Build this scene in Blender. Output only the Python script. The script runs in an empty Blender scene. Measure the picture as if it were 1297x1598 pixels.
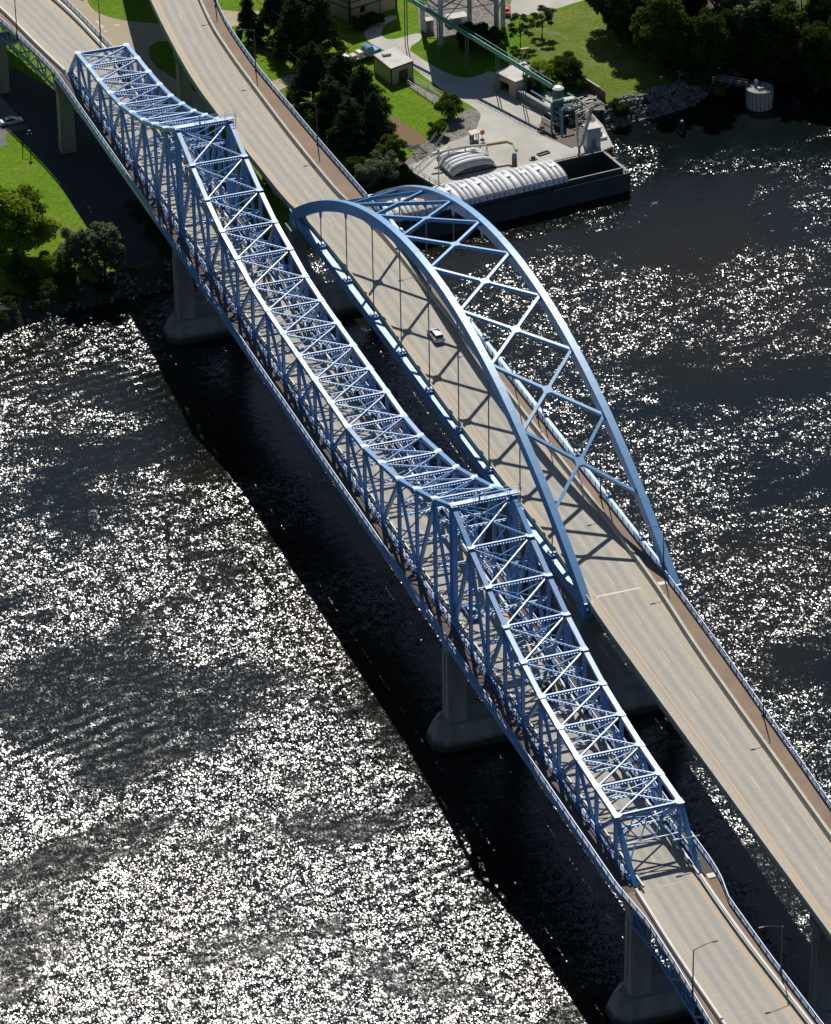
import bpy, math, random
from mathutils import Vector, Matrix

# ------------------------------------------------------------------ camera, sky, sun, exposure
SC = bpy.context.scene
COL = SC.collection
CAM_LOC, CAM_X, CAM_Y, CAM_Z, LENS = ((-207.25850, -559.47224, 399.19039), (0.94047, -0.33952, -0.01560), (0.18726, 0.47930, 0.85744), (-0.28364, -0.80932, 0.51435), 104.808268)
cam_data = bpy.data.cameras.new("camera")
cam = bpy.data.objects.new("camera", cam_data)
COL.objects.link(cam)
rot = Matrix((CAM_X, CAM_Y, CAM_Z)).transposed().to_4x4()
cam.matrix_world = Matrix.Translation(CAM_LOC) @ rot
cam_data.sensor_fit = 'VERTICAL'
cam_data.sensor_height = 24.0
cam_data.lens = LENS
cam_data.clip_start = 5.0
cam_data.clip_end = 9000.0
SC.camera = cam

TO_SUN = Vector((0.23, 0.84, 1.0)).normalized()
SUN_EL = math.asin(TO_SUN.z)
SUN_AZ = math.atan2(TO_SUN.x, TO_SUN.y)
world = bpy.data.worlds.new("World")
SC.world = world
world.use_nodes = True
wn = world.node_tree
sky = wn.nodes.new("ShaderNodeTexSky")
sky.sky_type = 'NISHITA'
sky.sun_disc = False
sky.sun_elevation = SUN_EL
sky.sun_rotation = SUN_AZ
sky.air_density = 1.0
sky.dust_density = 0.4
sky.ozone_density = 3.5
wn.links.new(sky.outputs[0], wn.nodes["Background"].inputs[0])
wn.nodes["Background"].inputs[1].default_value = 0.050

sun_data = bpy.data.lights.new("sun", 'SUN')
sun_data.energy = 4.6
sun_data.angle = math.radians(0.5)
sun_data.color = (1.0, 0.95, 0.87)
sun = bpy.data.objects.new("sun", sun_data)
COL.objects.link(sun)
sun.location = (0, 0, 300)
sun.rotation_euler = TO_SUN.to_track_quat('Z', 'Y').to_euler()

SC.view_settings.view_transform = 'Standard'
SC.view_settings.look = 'None'
SC.view_settings.exposure = 0.0
SC.view_settings.gamma = 1.0
SC.view_settings.use_curve_mapping = False
SC.cycles.max_bounces = 6
SC.cycles.diffuse_bounces = 3
SC.cycles.glossy_bounces = 3
SC.cycles.transmission_bounces = 3
SC.cycles.sample_clamp_indirect = 4.0

# ------------------------------------------------------------------ helpers
random.seed(7)
R = random.Random(11)
ORG = {}          # object name -> world origin of its local frame


def V(*a):
    return Vector(a)


class MB:
    """Collects boxes, bars, tubes and sheets in world coordinates; build() links them as one mesh object."""

    def __init__(self):
        self.v = []
        self.f = []
        self.m = []
        self.uv = {}
        self.cur = 0

    def add(self, vs, fs):
        b = len(self.v)
        self.v += [tuple(p) for p in vs]
        self.f += [tuple(b + i for i in f) for f in fs]
        self.m += [self.cur] * len(fs)
        return b

    def hexa(self, p):
        """p: 4 bottom points (counter-clockwise from above) and 4 top points"""
        self.add(p, [(3, 2, 1, 0), (4, 5, 6, 7), (0, 1, 5, 4), (1, 2, 6, 5), (2, 3, 7, 6), (3, 0, 4, 7)])

    def box(self, x0, x1, y0, y1, z0, z1):
        self.hexa([(x0, y0, z0), (x1, y0, z0), (x1, y1, z0), (x0, y1, z0),
                   (x0, y0, z1), (x1, y0, z1), (x1, y1, z1), (x0, y1, z1)])

    def obox(self, c, ax, ay, hx, hy, z0, z1, taper=0.0):
        """box with horizontal axes ax, ay (2D unit vectors), half sizes hx, hy"""
        out = []
        for z, k in ((z0, 0.0), (z1, taper)):
            for sx, sy in ((-1, -1), (1, -1), (1, 1), (-1, 1)):
                a, b = sx * (hx - k), sy * (hy - k)
                out.append((c[0] + ax[0] * a + ay[0] * b, c[1] + ax[1] * a + ay[1] * b, z))
        self.hexa(out)

    def bar(self, p0, p1, w, h, up=(0, 0, 1)):
        """rectangular bar from p0 to p1: w across, h along 'up'"""
        p0, p1 = Vector(p0), Vector(p1)
        t = (p1 - p0).normalized()
        up = Vector(up)
        s = t.cross(up)
        if s.length < 1e-4:
            s = t.cross(Vector((1, 0, 0)))
        s.normalize()
        n = s.cross(t).normalized()
        a, b = s * w / 2, n * h / 2
        self.hexa([p0 - a - b, p0 + a - b, p1 + a - b, p1 - a - b,
                   p0 - a + b, p0 + a + b, p1 + a + b, p1 - a + b])

    def cyl(self, p0, p1, r0, r1=None, n=8, caps=True):
        p0, p1 = Vector(p0), Vector(p1)
        r1 = r0 if r1 is None else r1
        t = (p1 - p0).normalized()
        s = t.cross(Vector((0, 0, 1)))
        if s.length < 1e-4:
            s = Vector((1, 0, 0))
        s.normalize()
        q = t.cross(s)
        vs = []
        for p, r in ((p0, r0), (p1, r1)):
            for i in range(n):
                a = 2 * math.pi * i / n
                vs.append(p + s * (r * math.cos(a)) + q * (r * math.sin(a)))
        fs = [(i, (i + 1) % n, n + (i + 1) % n, n + i) for i in range(n)]
        if caps:
            fs += [tuple(range(n - 1, -1, -1)), tuple(range(n, 2 * n))]
        self.add(vs, fs)

    def tube(self, pts, r, n=6):
        """round tube through points, one connected skin"""
        pts = [Vector(p) for p in pts]
        vs = []
        for i, p in enumerate(pts):
            t = (pts[min(i + 1, len(pts) - 1)] - pts[max(i - 1, 0)]).normalized()
            s = t.cross(Vector((0, 0, 1)))
            if s.length < 1e-3:
                s = Vector((1, 0, 0))
            s.normalize()
            q = t.cross(s)
            rr = r[i] if isinstance(r, (list, tuple)) else r
            for k in range(n):
                a = 2 * math.pi * k / n
                vs.append(p + s * (rr * math.cos(a)) + q * (rr * math.sin(a)))
        fs = []
        for i in range(len(pts) - 1):
            for k in range(n):
                k2 = (k + 1) % n
                fs.append((i * n + k, i * n + k2, (i + 1) * n + k2, (i + 1) * n + k))
        fs.append(tuple(range(n - 1, -1, -1)))
        fs.append(tuple(range((len(pts) - 1) * n, len(pts) * n)))
        self.add(vs, fs)

    def sweep(self, sections, closed=True, cap=True):
        """sections: list of rings of points (same count); skins them"""
        n = len(sections[0])
        vs = [p for s in sections for p in s]
        fs = []
        for i in range(len(sections) - 1):
            for k in range(n if closed else n - 1):
                k2 = (k + 1) % n
                fs.append((i * n + k, i * n + k2, (i + 1) * n + k2, (i + 1) * n + k))
        if cap and closed:
            fs.append(tuple(range(n - 1, -1, -1)))
            fs.append(tuple(range((len(sections) - 1) * n, len(sections) * n)))
        self.add(vs, fs)

    def prism(self, poly, z0, z1):
        n = len(poly)
        vs = [(p[0], p[1], z0) for p in poly] + [(p[0], p[1], z1) for p in poly]
        a = sum(poly[i][0] * poly[(i + 1) % n][1] - poly[(i + 1) % n][0] * poly[i][1] for i in range(n))
        idx = list(range(n)) if a > 0 else list(range(n - 1, -1, -1))
        fs = [tuple(idx[::-1]), tuple(n + i for i in idx)]
        for k in range(n):
            i, j = idx[k], idx[(k + 1) % n]
            fs.append((i, j, n + j, n + i))
        self.add(vs, fs)

    def ladder(self, p0, p1, w, d, v, n, rail=0.28, rung=0.45):
        """laced member: plate w wide, d thick along v, with n windows down the middle (one connected mesh)"""
        p0, p1 = Vector(p0), Vector(p1)
        t = p1 - p0
        L = t.length
        t.normalize()
        v = Vector(v)
        v = (v - t * v.dot(t)).normalized()
        s = v.cross(t)
        xs = [-w / 2, -w / 2 + w * rail, w / 2 - w * rail, w / 2]
        ys = [0.0]
        pitch = L / (n + rung)
        for i in range(n):
            ys += [pitch * (i + rung), pitch * (i + 1)]
        ys.append(L)
        nx, ny = 4, len(ys)
        vs = []
        for z in (-d / 2, d / 2):
            for y in ys:
                for x in xs:
                    vs.append(p0 + s * x + t * y + v * z)
        N = nx * ny
        full = lambda i, j: 0 <= i < 3 and 0 <= j < ny - 1 and not (i == 1 and j % 2 == 1)
        fs = []
        for j in range(ny - 1):
            for i in range(3):
                if not full(i, j):
                    continue
                a, b, c, e = j * nx + i, j * nx + i + 1, (j + 1) * nx + i + 1, (j + 1) * nx + i
                fs.append((e, c, b, a))
                fs.append((N + a, N + b, N + c, N + e))
                if not full(i - 1, j): fs.append((a, N + a, N + e, e))
                if not full(i + 1, j): fs.append((b, c, N + c, N + b))
                if not full(i, j - 1): fs.append((a, b, N + b, N + a))
                if not full(i, j + 1): fs.append((e, N + e, N + c, c))
        self.add(vs, fs)

    def strip(self, rows, uvs=None):
        """open sheet from rows of points; uvs: same layout in metres"""
        n = len(rows[0])
        b = self.add([p for r in rows for p in r],
                     [(i * n + k, i * n + k + 1, (i + 1) * n + k + 1, (i + 1) * n + k)
                      for i in range(len(rows) - 1) for k in range(n - 1)])
        if uvs:
            for i, q in enumerate([q for r in uvs for q in r]):
                self.uv[b + i] = q

    def mesh(self, name, mats, org, smooth=False):
        me = bpy.data.meshes.new(name)
        me.from_pydata([(p[0] - org[0], p[1] - org[1], p[2] - org[2]) for p in self.v], [], self.f)
        for m in (mats if isinstance(mats, (list, tuple)) else [mats]):
            me.materials.append(m)
        if any(self.m):
            me.polygons.foreach_set('material_index', self.m)
        if self.uv:
            layer = me.uv_layers.new(name='metres')
            for lo in me.loops:
                layer.data[lo.index].uv = self.uv.get(lo.vertex_index, (0, 0))
        if smooth:
            me.polygons.foreach_set('use_smooth', [True] * len(me.polygons))
        me.update()
        return me

    def build(self, name, mats, parent=None, smooth=False, kind=None, loc=None):
        if parent is not None:
            org = ORG[parent.name]
        else:
            org = Vector(loc) if loc is not None else Vector((0, 0, 0))
        o = bpy.data.objects.new(name, self.mesh(name, mats, org, smooth))
        COL.objects.link(o)
        if parent is not None:
            o.parent = parent
        else:
            o.location = org
        ORG[o.name] = org
        if kind:
            o['kind'] = kind
        return o


def thing(name, loc, label, cat, group=None):
    o = bpy.data.objects.new(name, None)
    COL.objects.link(o)
    o.empty_display_size = 0.5
    o.location = loc
    ORG[o.name] = Vector(loc)
    return tag(o, label, cat, group)


def tag(o, label, cat, group=None):
    o['label'] = label
    o['category'] = cat
    if group:
        o['group'] = group
    return o


def dup(root, loc, label, rz=0.0, scale=None, group=None):
    """a copy of a thing with copies of its parts and their sub-parts"""
    r = root.copy()
    COL.objects.link(r)
    r.location = loc
    r.rotation_euler = (0, 0, rz)
    if scale is not None:
        r.scale = scale if isinstance(scale, (tuple, list)) else (scale,) * 3
    r['label'] = label
    if group:
        r['group'] = group
    ORG[r.name] = Vector(loc)
    for ch in list(root.children):
        c = ch.copy()
        COL.objects.link(c)
        c.parent = r
        for g in list(ch.children):
            d = g.copy()
            COL.objects.link(d)
            d.parent = c
    return r


def curve(pts, lin=False):
    """smooth x(y) through control points (y, x), linear outside"""
    pts = sorted(pts)

    def fn(y):
        if y <= pts[0][0]:
            a, b = pts[0], pts[1]
            return a[1] + (y - a[0]) * (b[1] - a[1]) / (b[0] - a[0])
        if y >= pts[-1][0]:
            a, b = pts[-2], pts[-1]
            return b[1] + (y - b[0]) * (b[1] - a[1]) / (b[0] - a[0])
        i = 0
        while pts[i + 1][0] < y:
            i += 1
        (y0, x0), (y1, x1) = pts[i], pts[i + 1]
        m = (x1 - x0) / (y1 - y0)
        if lin:
            return x0 + m * (y - y0)
        m0 = m if i == 0 else 0.5 * (m + (x0 - pts[i - 1][1]) / (y0 - pts[i - 1][0]))
        m1 = m if i + 2 >= len(pts) else 0.5 * (m + (pts[i + 2][1] - x1) / (pts[i + 2][0] - y1))
        h = y1 - y0
        t = (y - y0) / h
        return ((2 * t ** 3 - 3 * t ** 2 + 1) * x0 + (t ** 3 - 2 * t ** 2 + t) * h * m0
                + (-2 * t ** 3 + 3 * t ** 2) * x1 + (t ** 3 - t ** 2) * h * m1)
    return fn


def frange(a, b, step):
    n = max(1, int(round(abs(b - a) / step)))
    return [a + (b - a) * i / n for i in range(n + 1)]


# ------------------------------------------------------------------ materials
def nodes_of(name):
    m = bpy.data.materials.new(name)
    m.use_nodes = True
    nt = m.node_tree
    return m, nt, nt.nodes["Principled BSDF"]


def noise_mix(nt, c0, c1, scale, detail=4, lo=0.35, hi=0.65, vec=None, stretch=None):
    """colour output going between c0 and c1 with a noise in object metres"""
    if vec is None:
        tc = nt.nodes.new("ShaderNodeTexCoord")
        vec = tc.outputs["Object"]
    if stretch:
        mp = nt.nodes.new("ShaderNodeMapping")
        mp.inputs["Scale"].default_value = stretch
        nt.links.new(vec, mp.inputs["Vector"])
        vec = mp.outputs[0]
    n = nt.nodes.new("ShaderNodeTexNoise")
    n.inputs["Scale"].default_value = scale
    n.inputs["Detail"].default_value = detail
    nt.links.new(vec, n.inputs["Vector"])
    r = nt.nodes.new("ShaderNodeMapRange")
    r.inputs["From Min"].default_value = lo
    r.inputs["From Max"].default_value = hi
    nt.links.new(n.outputs["Fac"], r.inputs["Value"])
    mx = nt.nodes.new("ShaderNodeMix")
    mx.data_type = 'RGBA'
    nt.links.new(r.outputs[0], mx.inputs["Factor"])
    for s, c in ((6, c0), (7, c1)):
        if isinstance(c, (tuple, list)):
            mx.inputs[s].default_value = (*c, 1)
        else:
            nt.links.new(c, mx.inputs[s])
    return mx.outputs[2]


def bump(nt, bsdf, scale, strength, dist, detail=4, stretch=None):
    tc = nt.nodes.new("ShaderNodeTexCoord")
    vec = tc.outputs["Object"]
    if stretch:
        mp = nt.nodes.new("ShaderNodeMapping")
        mp.inputs["Scale"].default_value = stretch
        nt.links.new(vec, mp.inputs["Vector"])
        vec = mp.outputs[0]
    n = nt.nodes.new("ShaderNodeTexNoise")
    n.inputs["Scale"].default_value = scale
    n.inputs["Detail"].default_value = detail
    nt.links.new(vec, n.inputs["Vector"])
    b = nt.nodes.new("ShaderNodeBump")
    b.inputs["Strength"].default_value = strength
    b.inputs["Distance"].default_value = dist
    nt.links.new(n.outputs["Fac"], b.inputs["Height"])
    nt.links.new(b.outputs[0], bsdf.inputs["Normal"])


def simple(name, c0, c1=None, rough=0.7, scale=0.6, metal=0.0, bmp=None, lo=0.35, hi=0.65, stretch=None, spec=None, coat=0.0):
    m, nt, b = nodes_of(name)
    c1 = c1 or tuple(x * 0.8 for x in c0)
    nt.links.new(noise_mix(nt, c0, c1, scale, lo=lo, hi=hi, stretch=stretch), b.inputs["Base Color"])
    b.inputs["Roughness"].default_value = rough
    b.inputs["Metallic"].default_value = metal
    if coat:
        b.inputs["Coat Weight"].default_value = coat
        b.inputs["Coat Roughness"].default_value = rough
    if spec is not None:
        b.inputs["Specular IOR Level"].default_value = spec
    if bmp:
        bump(nt, b, *bmp)
    return m


M = {}
M['steel'] = simple('blue_bridge_paint', (0.050, 0.240, 0.56), (0.095, 0.30, 0.56), 0.42, 0.45, lo=.45, hi=.75, spec=0.95, coat=0.7)
M['steel_arch'] = simple('blue_arch_paint', (0.105, 0.315, 0.60), (0.14, 0.345, 0.60), 0.44, 0.3, lo=.45, hi=.75, spec=0.9, coat=0.45)
M['steel_dark'] = simple('dark_blue_paint', (0.05, 0.10, 0.22), (0.07, 0.12, 0.22), 0.6, 0.9)
M['cable'] = simple('grey_cable', (0.22, 0.23, 0.24), (0.17, 0.18, 0.19), 0.6, 2.0)
M['concrete'] = simple('parapet_concrete', (0.50, 0.46, 0.37), (0.40, 0.37, 0.30), 0.85, 0.35)
M['parapet_white'] = simple('pale_parapet', (0.74, 0.72, 0.65), (0.64, 0.62, 0.55), 0.8, 0.5)
M['pier'] = simple('pier_concrete', (0.31, 0.30, 0.27), (0.20, 0.19, 0.175), 0.9, 0.3, stretch=(1, 1, 0.22))
def waterline(m, z0, z1, c):
    """tide mark: dark slime up to just above the river level (positions in world metres)"""
    nt = m.node_tree
    b = nt.nodes["Principled BSDF"]
    src = b.inputs["Base Color"].links[0].from_socket
    g = nt.nodes.new("ShaderNodeNewGeometry")
    sp = nt.nodes.new("ShaderNodeSeparateXYZ")
    nt.links.new(g.outputs["Position"], sp.inputs[0])
    n = nt.nodes.new("ShaderNodeTexNoise"); n.inputs["Scale"].default_value = 0.8; n.inputs["Detail"].default_value = 5
    nt.links.new(g.outputs["Position"], n.inputs["Vector"])
    a = nt.nodes.new("ShaderNodeMath"); a.operation = 'MULTIPLY_ADD'
    nt.links.new(n.outputs["Fac"], a.inputs[0]); a.inputs[1].default_value = -1.0
    nt.links.new(sp.outputs[2], a.inputs[2])
    r = nt.nodes.new("ShaderNodeMapRange")
    r.inputs["From Min"].default_value = z0; r.inputs["From Max"].default_value = z1
    nt.links.new(a.outputs[0], r.inputs["Value"])
    mx = nt.nodes.new("ShaderNodeMix"); mx.data_type = 'RGBA'
    nt.links.new(r.outputs[0], mx.inputs["Factor"])
    mx.inputs[6].default_value = (*c, 1)
    nt.links.new(src, mx.inputs[7])
    nt.links.new(mx.outputs[2], b.inputs["Base Color"])


waterline(M['pier'], 0.25, 1.3, (0.035, 0.037, 0.028))
M['guard'] = simple('galvanised_guard', (0.25, 0.28, 0.28), (0.20, 0.23, 0.23), 0.5, 0.8, metal=0.3)
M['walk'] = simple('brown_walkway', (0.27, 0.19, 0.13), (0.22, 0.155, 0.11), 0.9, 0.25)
M['walk_shaded'] = simple('shaded_brown_walkway', (0.125, 0.092, 0.07), (0.09, 0.07, 0.058), 0.9, 0.5)  # brown walkway darkened to carry the truss shadow in its colour
M['white_line'] = simple('white_marking', (0.58, 0.57, 0.52), (0.42, 0.40, 0.35), 0.7, 1.5)
M['faded_line'] = simple('faded_white_marking', (0.50, 0.48, 0.43), (0.42, 0.39, 0.33), 0.8, 0.9)
M['orange_line'] = simple('orange_marking', (0.60, 0.34, 0.13), (0.52, 0.35, 0.18), 0.7, 0.8)
M['rubber'] = simple('black_rubber', (0.02, 0.02, 0.02), (0.03, 0.03, 0.03), 0.8)
M['dark_metal'] = simple('dark_lamp_metal', (0.035, 0.035, 0.04), (0.05, 0.05, 0.05), 0.5)
M['glass'] = simple('dark_glass', (0.02, 0.025, 0.03), (0.03, 0.03, 0.035), 0.08)
M['lens'] = simple('lamp_lens', (0.6, 0.6, 0.55), (0.5, 0.5, 0.46), 0.3)


def road_material(name, base, grey, tan, tracks):
    """concrete deck: wheel-track greying along the lanes (u across in metres, v along)"""
    m, nt, b = nodes_of(name)
    uv = nt.nodes.new("ShaderNodeUVMap")
    uv.uv_map = 'metres'
    c = noise_mix(nt, base, tan, 1.0, 3, 0.3, 0.7, vec=uv.outputs[0], stretch=(0.35, 0.02, 1))
    sep = nt.nodes.new("ShaderNodeSeparateXYZ")
    nt.links.new(uv.outputs[0], sep.inputs[0])
    acc = None
    for u0, wdt in tracks:
        s = nt.nodes.new("ShaderNodeMath"); s.operation = 'SUBTRACT'
        nt.links.new(sep.outputs[0], s.inputs[0]); s.inputs[1].default_value = u0
        a = nt.nodes.new("ShaderNodeMath"); a.operation = 'ABSOLUTE'
        nt.links.new(s.outputs[0], a.inputs[0])
        r = nt.nodes.new("ShaderNodeMapRange"); r.interpolation_type = 'SMOOTHSTEP'
        r.inputs["From Min"].default_value = wdt; r.inputs["From Max"].default_value = 0.0
        nt.links.new(a.outputs[0], r.inputs["Value"])
        if acc is None:
            acc = r.outputs[0]
        else:
            mx = nt.nodes.new("ShaderNodeMath"); mx.operation = 'MAXIMUM'
            nt.links.new(acc, mx.inputs[0]); nt.links.new(r.outputs[0], mx.inputs[1])
            acc = mx.outputs[0]
    n = nt.nodes.new("ShaderNodeTexNoise")
    mp = nt.nodes.new("ShaderNodeMapping"); mp.inputs["Scale"].default_value = (0.5, 0.09, 1)
    nt.links.new(uv.outputs[0], mp.inputs[0]); nt.links.new(mp.outputs[0], n.inputs["Vector"])
    n.inputs["Scale"].default_value = 1.0; n.inputs["Detail"].default_value = 5
    k = nt.nodes.new("ShaderNodeMath"); k.operation = 'MULTIPLY'
    nt.links.new(acc, k.inputs[0]); nt.links.new(n.outputs["Fac"], k.inputs[1])
    k2 = nt.nodes.new("ShaderNodeMath"); k2.operation = 'MULTIPLY'; k2.inputs[1].default_value = 2.0; k2.use_clamp = True
    nt.links.new(k.outputs[0], k2.inputs[0])
    mx = nt.nodes.new("ShaderNodeMix"); mx.data_type = 'RGBA'
    nt.links.new(k2.outputs[0], mx.inputs["Factor"])
    nt.links.new(c, mx.inputs[6]); mx.inputs[7].default_value = (*grey, 1)
    # fine speckle
    f = noise_mix(nt, (0.93, 0.93, 0.93), (1.05, 1.05, 1.05), 1.6, 5, 0.3, 0.7, vec=uv.outputs[0])
    ml = nt.nodes.new("ShaderNodeMix"); ml.data_type = 'RGBA'; ml.blend_type = 'MULTIPLY'
    ml.inputs["Factor"].default_value = 1.0
    nt.links.new(mx.outputs[2], ml.inputs[6]); nt.links.new(f, ml.inputs[7])
    nt.links.new(ml.outputs[2], b.inputs["Base Color"])
    b.inputs["Roughness"].default_value = 0.85
    return m


M['road_arch'] = road_material('arch_road_concrete', (0.455, 0.41, 0.335), (0.33, 0.32, 0.295), (0.41, 0.365, 0.295),
                               [(2.3, 1.1), (4.2, 1.0), (6.2, 1.0), (8.0, 1.1)])
M['road_truss'] = road_material('truss_road_concrete', (0.455, 0.41, 0.34), (0.33, 0.32, 0.295), (0.41, 0.365, 0.30),
                                [(2.5, 1.1), (4.3, 1.0), (6.1, 1.0), (7.9, 1.1)])


def grass_material(name, a, b_, c, s=0.05):
    m, nt, b = nodes_of(name)
    g = noise_mix(nt, a, b_, s, 5, 0.35, 0.65)
    g = noise_mix(nt, g, c, s * 2.3, 6, 0.52, 0.75)
    f = noise_mix(nt, (0.62, 0.66, 0.6), (1.15, 1.12, 1.0), 1.6, 6, 0.3, 0.7)
    ml = nt.nodes.new("ShaderNodeMix"); ml.data_type = 'RGBA'; ml.blend_type = 'MULTIPLY'
    ml.inputs["Factor"].default_value = 1.0
    nt.links.new(g, ml.inputs[6]); nt.links.new(f, ml.inputs[7])
    nt.links.new(ml.outputs[2], b.inputs["Base Color"])
    b.inputs["Roughness"].default_value = 1.0
    b.inputs["Specular IOR Level"].default_value = 0.1
    bump(nt, b, 1.2, 0.5, 0.2, 6)
    return m


M['grass'] = grass_material('lawn_grass', (0.095, 0.205, 0.010), (0.14, 0.235, 0.016), (0.17, 0.21, 0.04))
M['grass_dry'] = grass_material('patchy_lawn', (0.115, 0.17, 0.025), (0.155, 0.20, 0.04), (0.20, 0.21, 0.09), 0.09)
M['plaza'] = simple('tan_paving', (0.42, 0.35, 0.25), (0.36, 0.30, 0.21), 0.9, 0.15)
M['drive'] = simple('pale_drive_concrete', (0.52, 0.50, 0.45), (0.38, 0.365, 0.325), 0.9, 0.16, lo=.3, hi=.7)
M['asphalt'] = simple('worn_asphalt', (0.16, 0.155, 0.155), (0.12, 0.12, 0.12), 0.9, 0.3)
M['soil'] = simple('bare_soil', (0.20, 0.12, 0.075), (0.16, 0.13, 0.06), 1.0, 0.4)
M['gravel'] = simple('gravel', (0.25, 0.235, 0.21), (0.14, 0.13, 0.115), 1.0, 1.6, lo=0.4, hi=0.6)
M['wood_floor'] = simple('wood_floor', (0.10, 0.075, 0.05), (0.05, 0.055, 0.025), 1.0, 0.35)
M['lane'] = simple('bridge_shade_dark', (0.055, 0.055, 0.06), (0.04, 0.042, 0.04), 0.95, 0.2)  # deep shade under the bridges, given as a dark ground colour
M['mud'] = simple('bank_mud', (0.035, 0.03, 0.02), (0.05, 0.045, 0.03), 1.0, 0.3)


def leaf_material(name, a, b_, trans=0.35):
    m = bpy.data.materials.new(name)
    m.use_nodes = True
    nt = m.node_tree
    nt.nodes.remove(nt.nodes["Principled BSDF"])
    geo = nt.nodes.new("ShaderNodeNewGeometry")
    mx = nt.nodes.new("ShaderNodeMix"); mx.data_type = 'RGBA'
    nt.links.new(geo.outputs["Random Per Island"], mx.inputs["Factor"])
    mx.inputs[6].default_value = (*a, 1); mx.inputs[7].default_value = (*b_, 1)
    d = nt.nodes.new("ShaderNodeBsdfDiffuse")
    t = nt.nodes.new("ShaderNodeBsdfTranslucent")
    nt.links.new(mx.outputs[2], d.inputs[0]); nt.links.new(mx.outputs[2], t.inputs[0])
    sh = nt.nodes.new("ShaderNodeMixShader"); sh.inputs[0].default_value = trans
    nt.links.new(d.outputs[0], sh.inputs[1]); nt.links.new(t.outputs[0], sh.inputs[2])
    nt.links.new(sh.outputs[0], nt.nodes["Material Output"].inputs[0])
    return m


M['leaf_bright'] = leaf_material('bright_leaves', (0.16, 0.25, 0.018), (0.26, 0.34, 0.045), 0.5)
M['leaf_mid'] = leaf_material('green_leaves', (0.055, 0.11, 0.018), (0.11, 0.16, 0.03), 0.45)
M['leaf_grey'] = leaf_material('grey_green_leaves', (0.12, 0.17, 0.085), (0.20, 0.25, 0.14), 0.45)
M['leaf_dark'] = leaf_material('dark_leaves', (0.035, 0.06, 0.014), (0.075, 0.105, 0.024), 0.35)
M['leaf_olive'] = leaf_material('olive_leaves', (0.06, 0.065, 0.035), (0.09, 0.10, 0.05))
M['needle'] = leaf_material('pine_needles', (0.022, 0.042, 0.018), (0.055, 0.08, 0.03), 0.2)
M['bark'] = simple('bark', (0.09, 0.065, 0.045), (0.06, 0.045, 0.03), 1.0, 3.0, stretch=(1, 1, 0.2))


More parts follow.
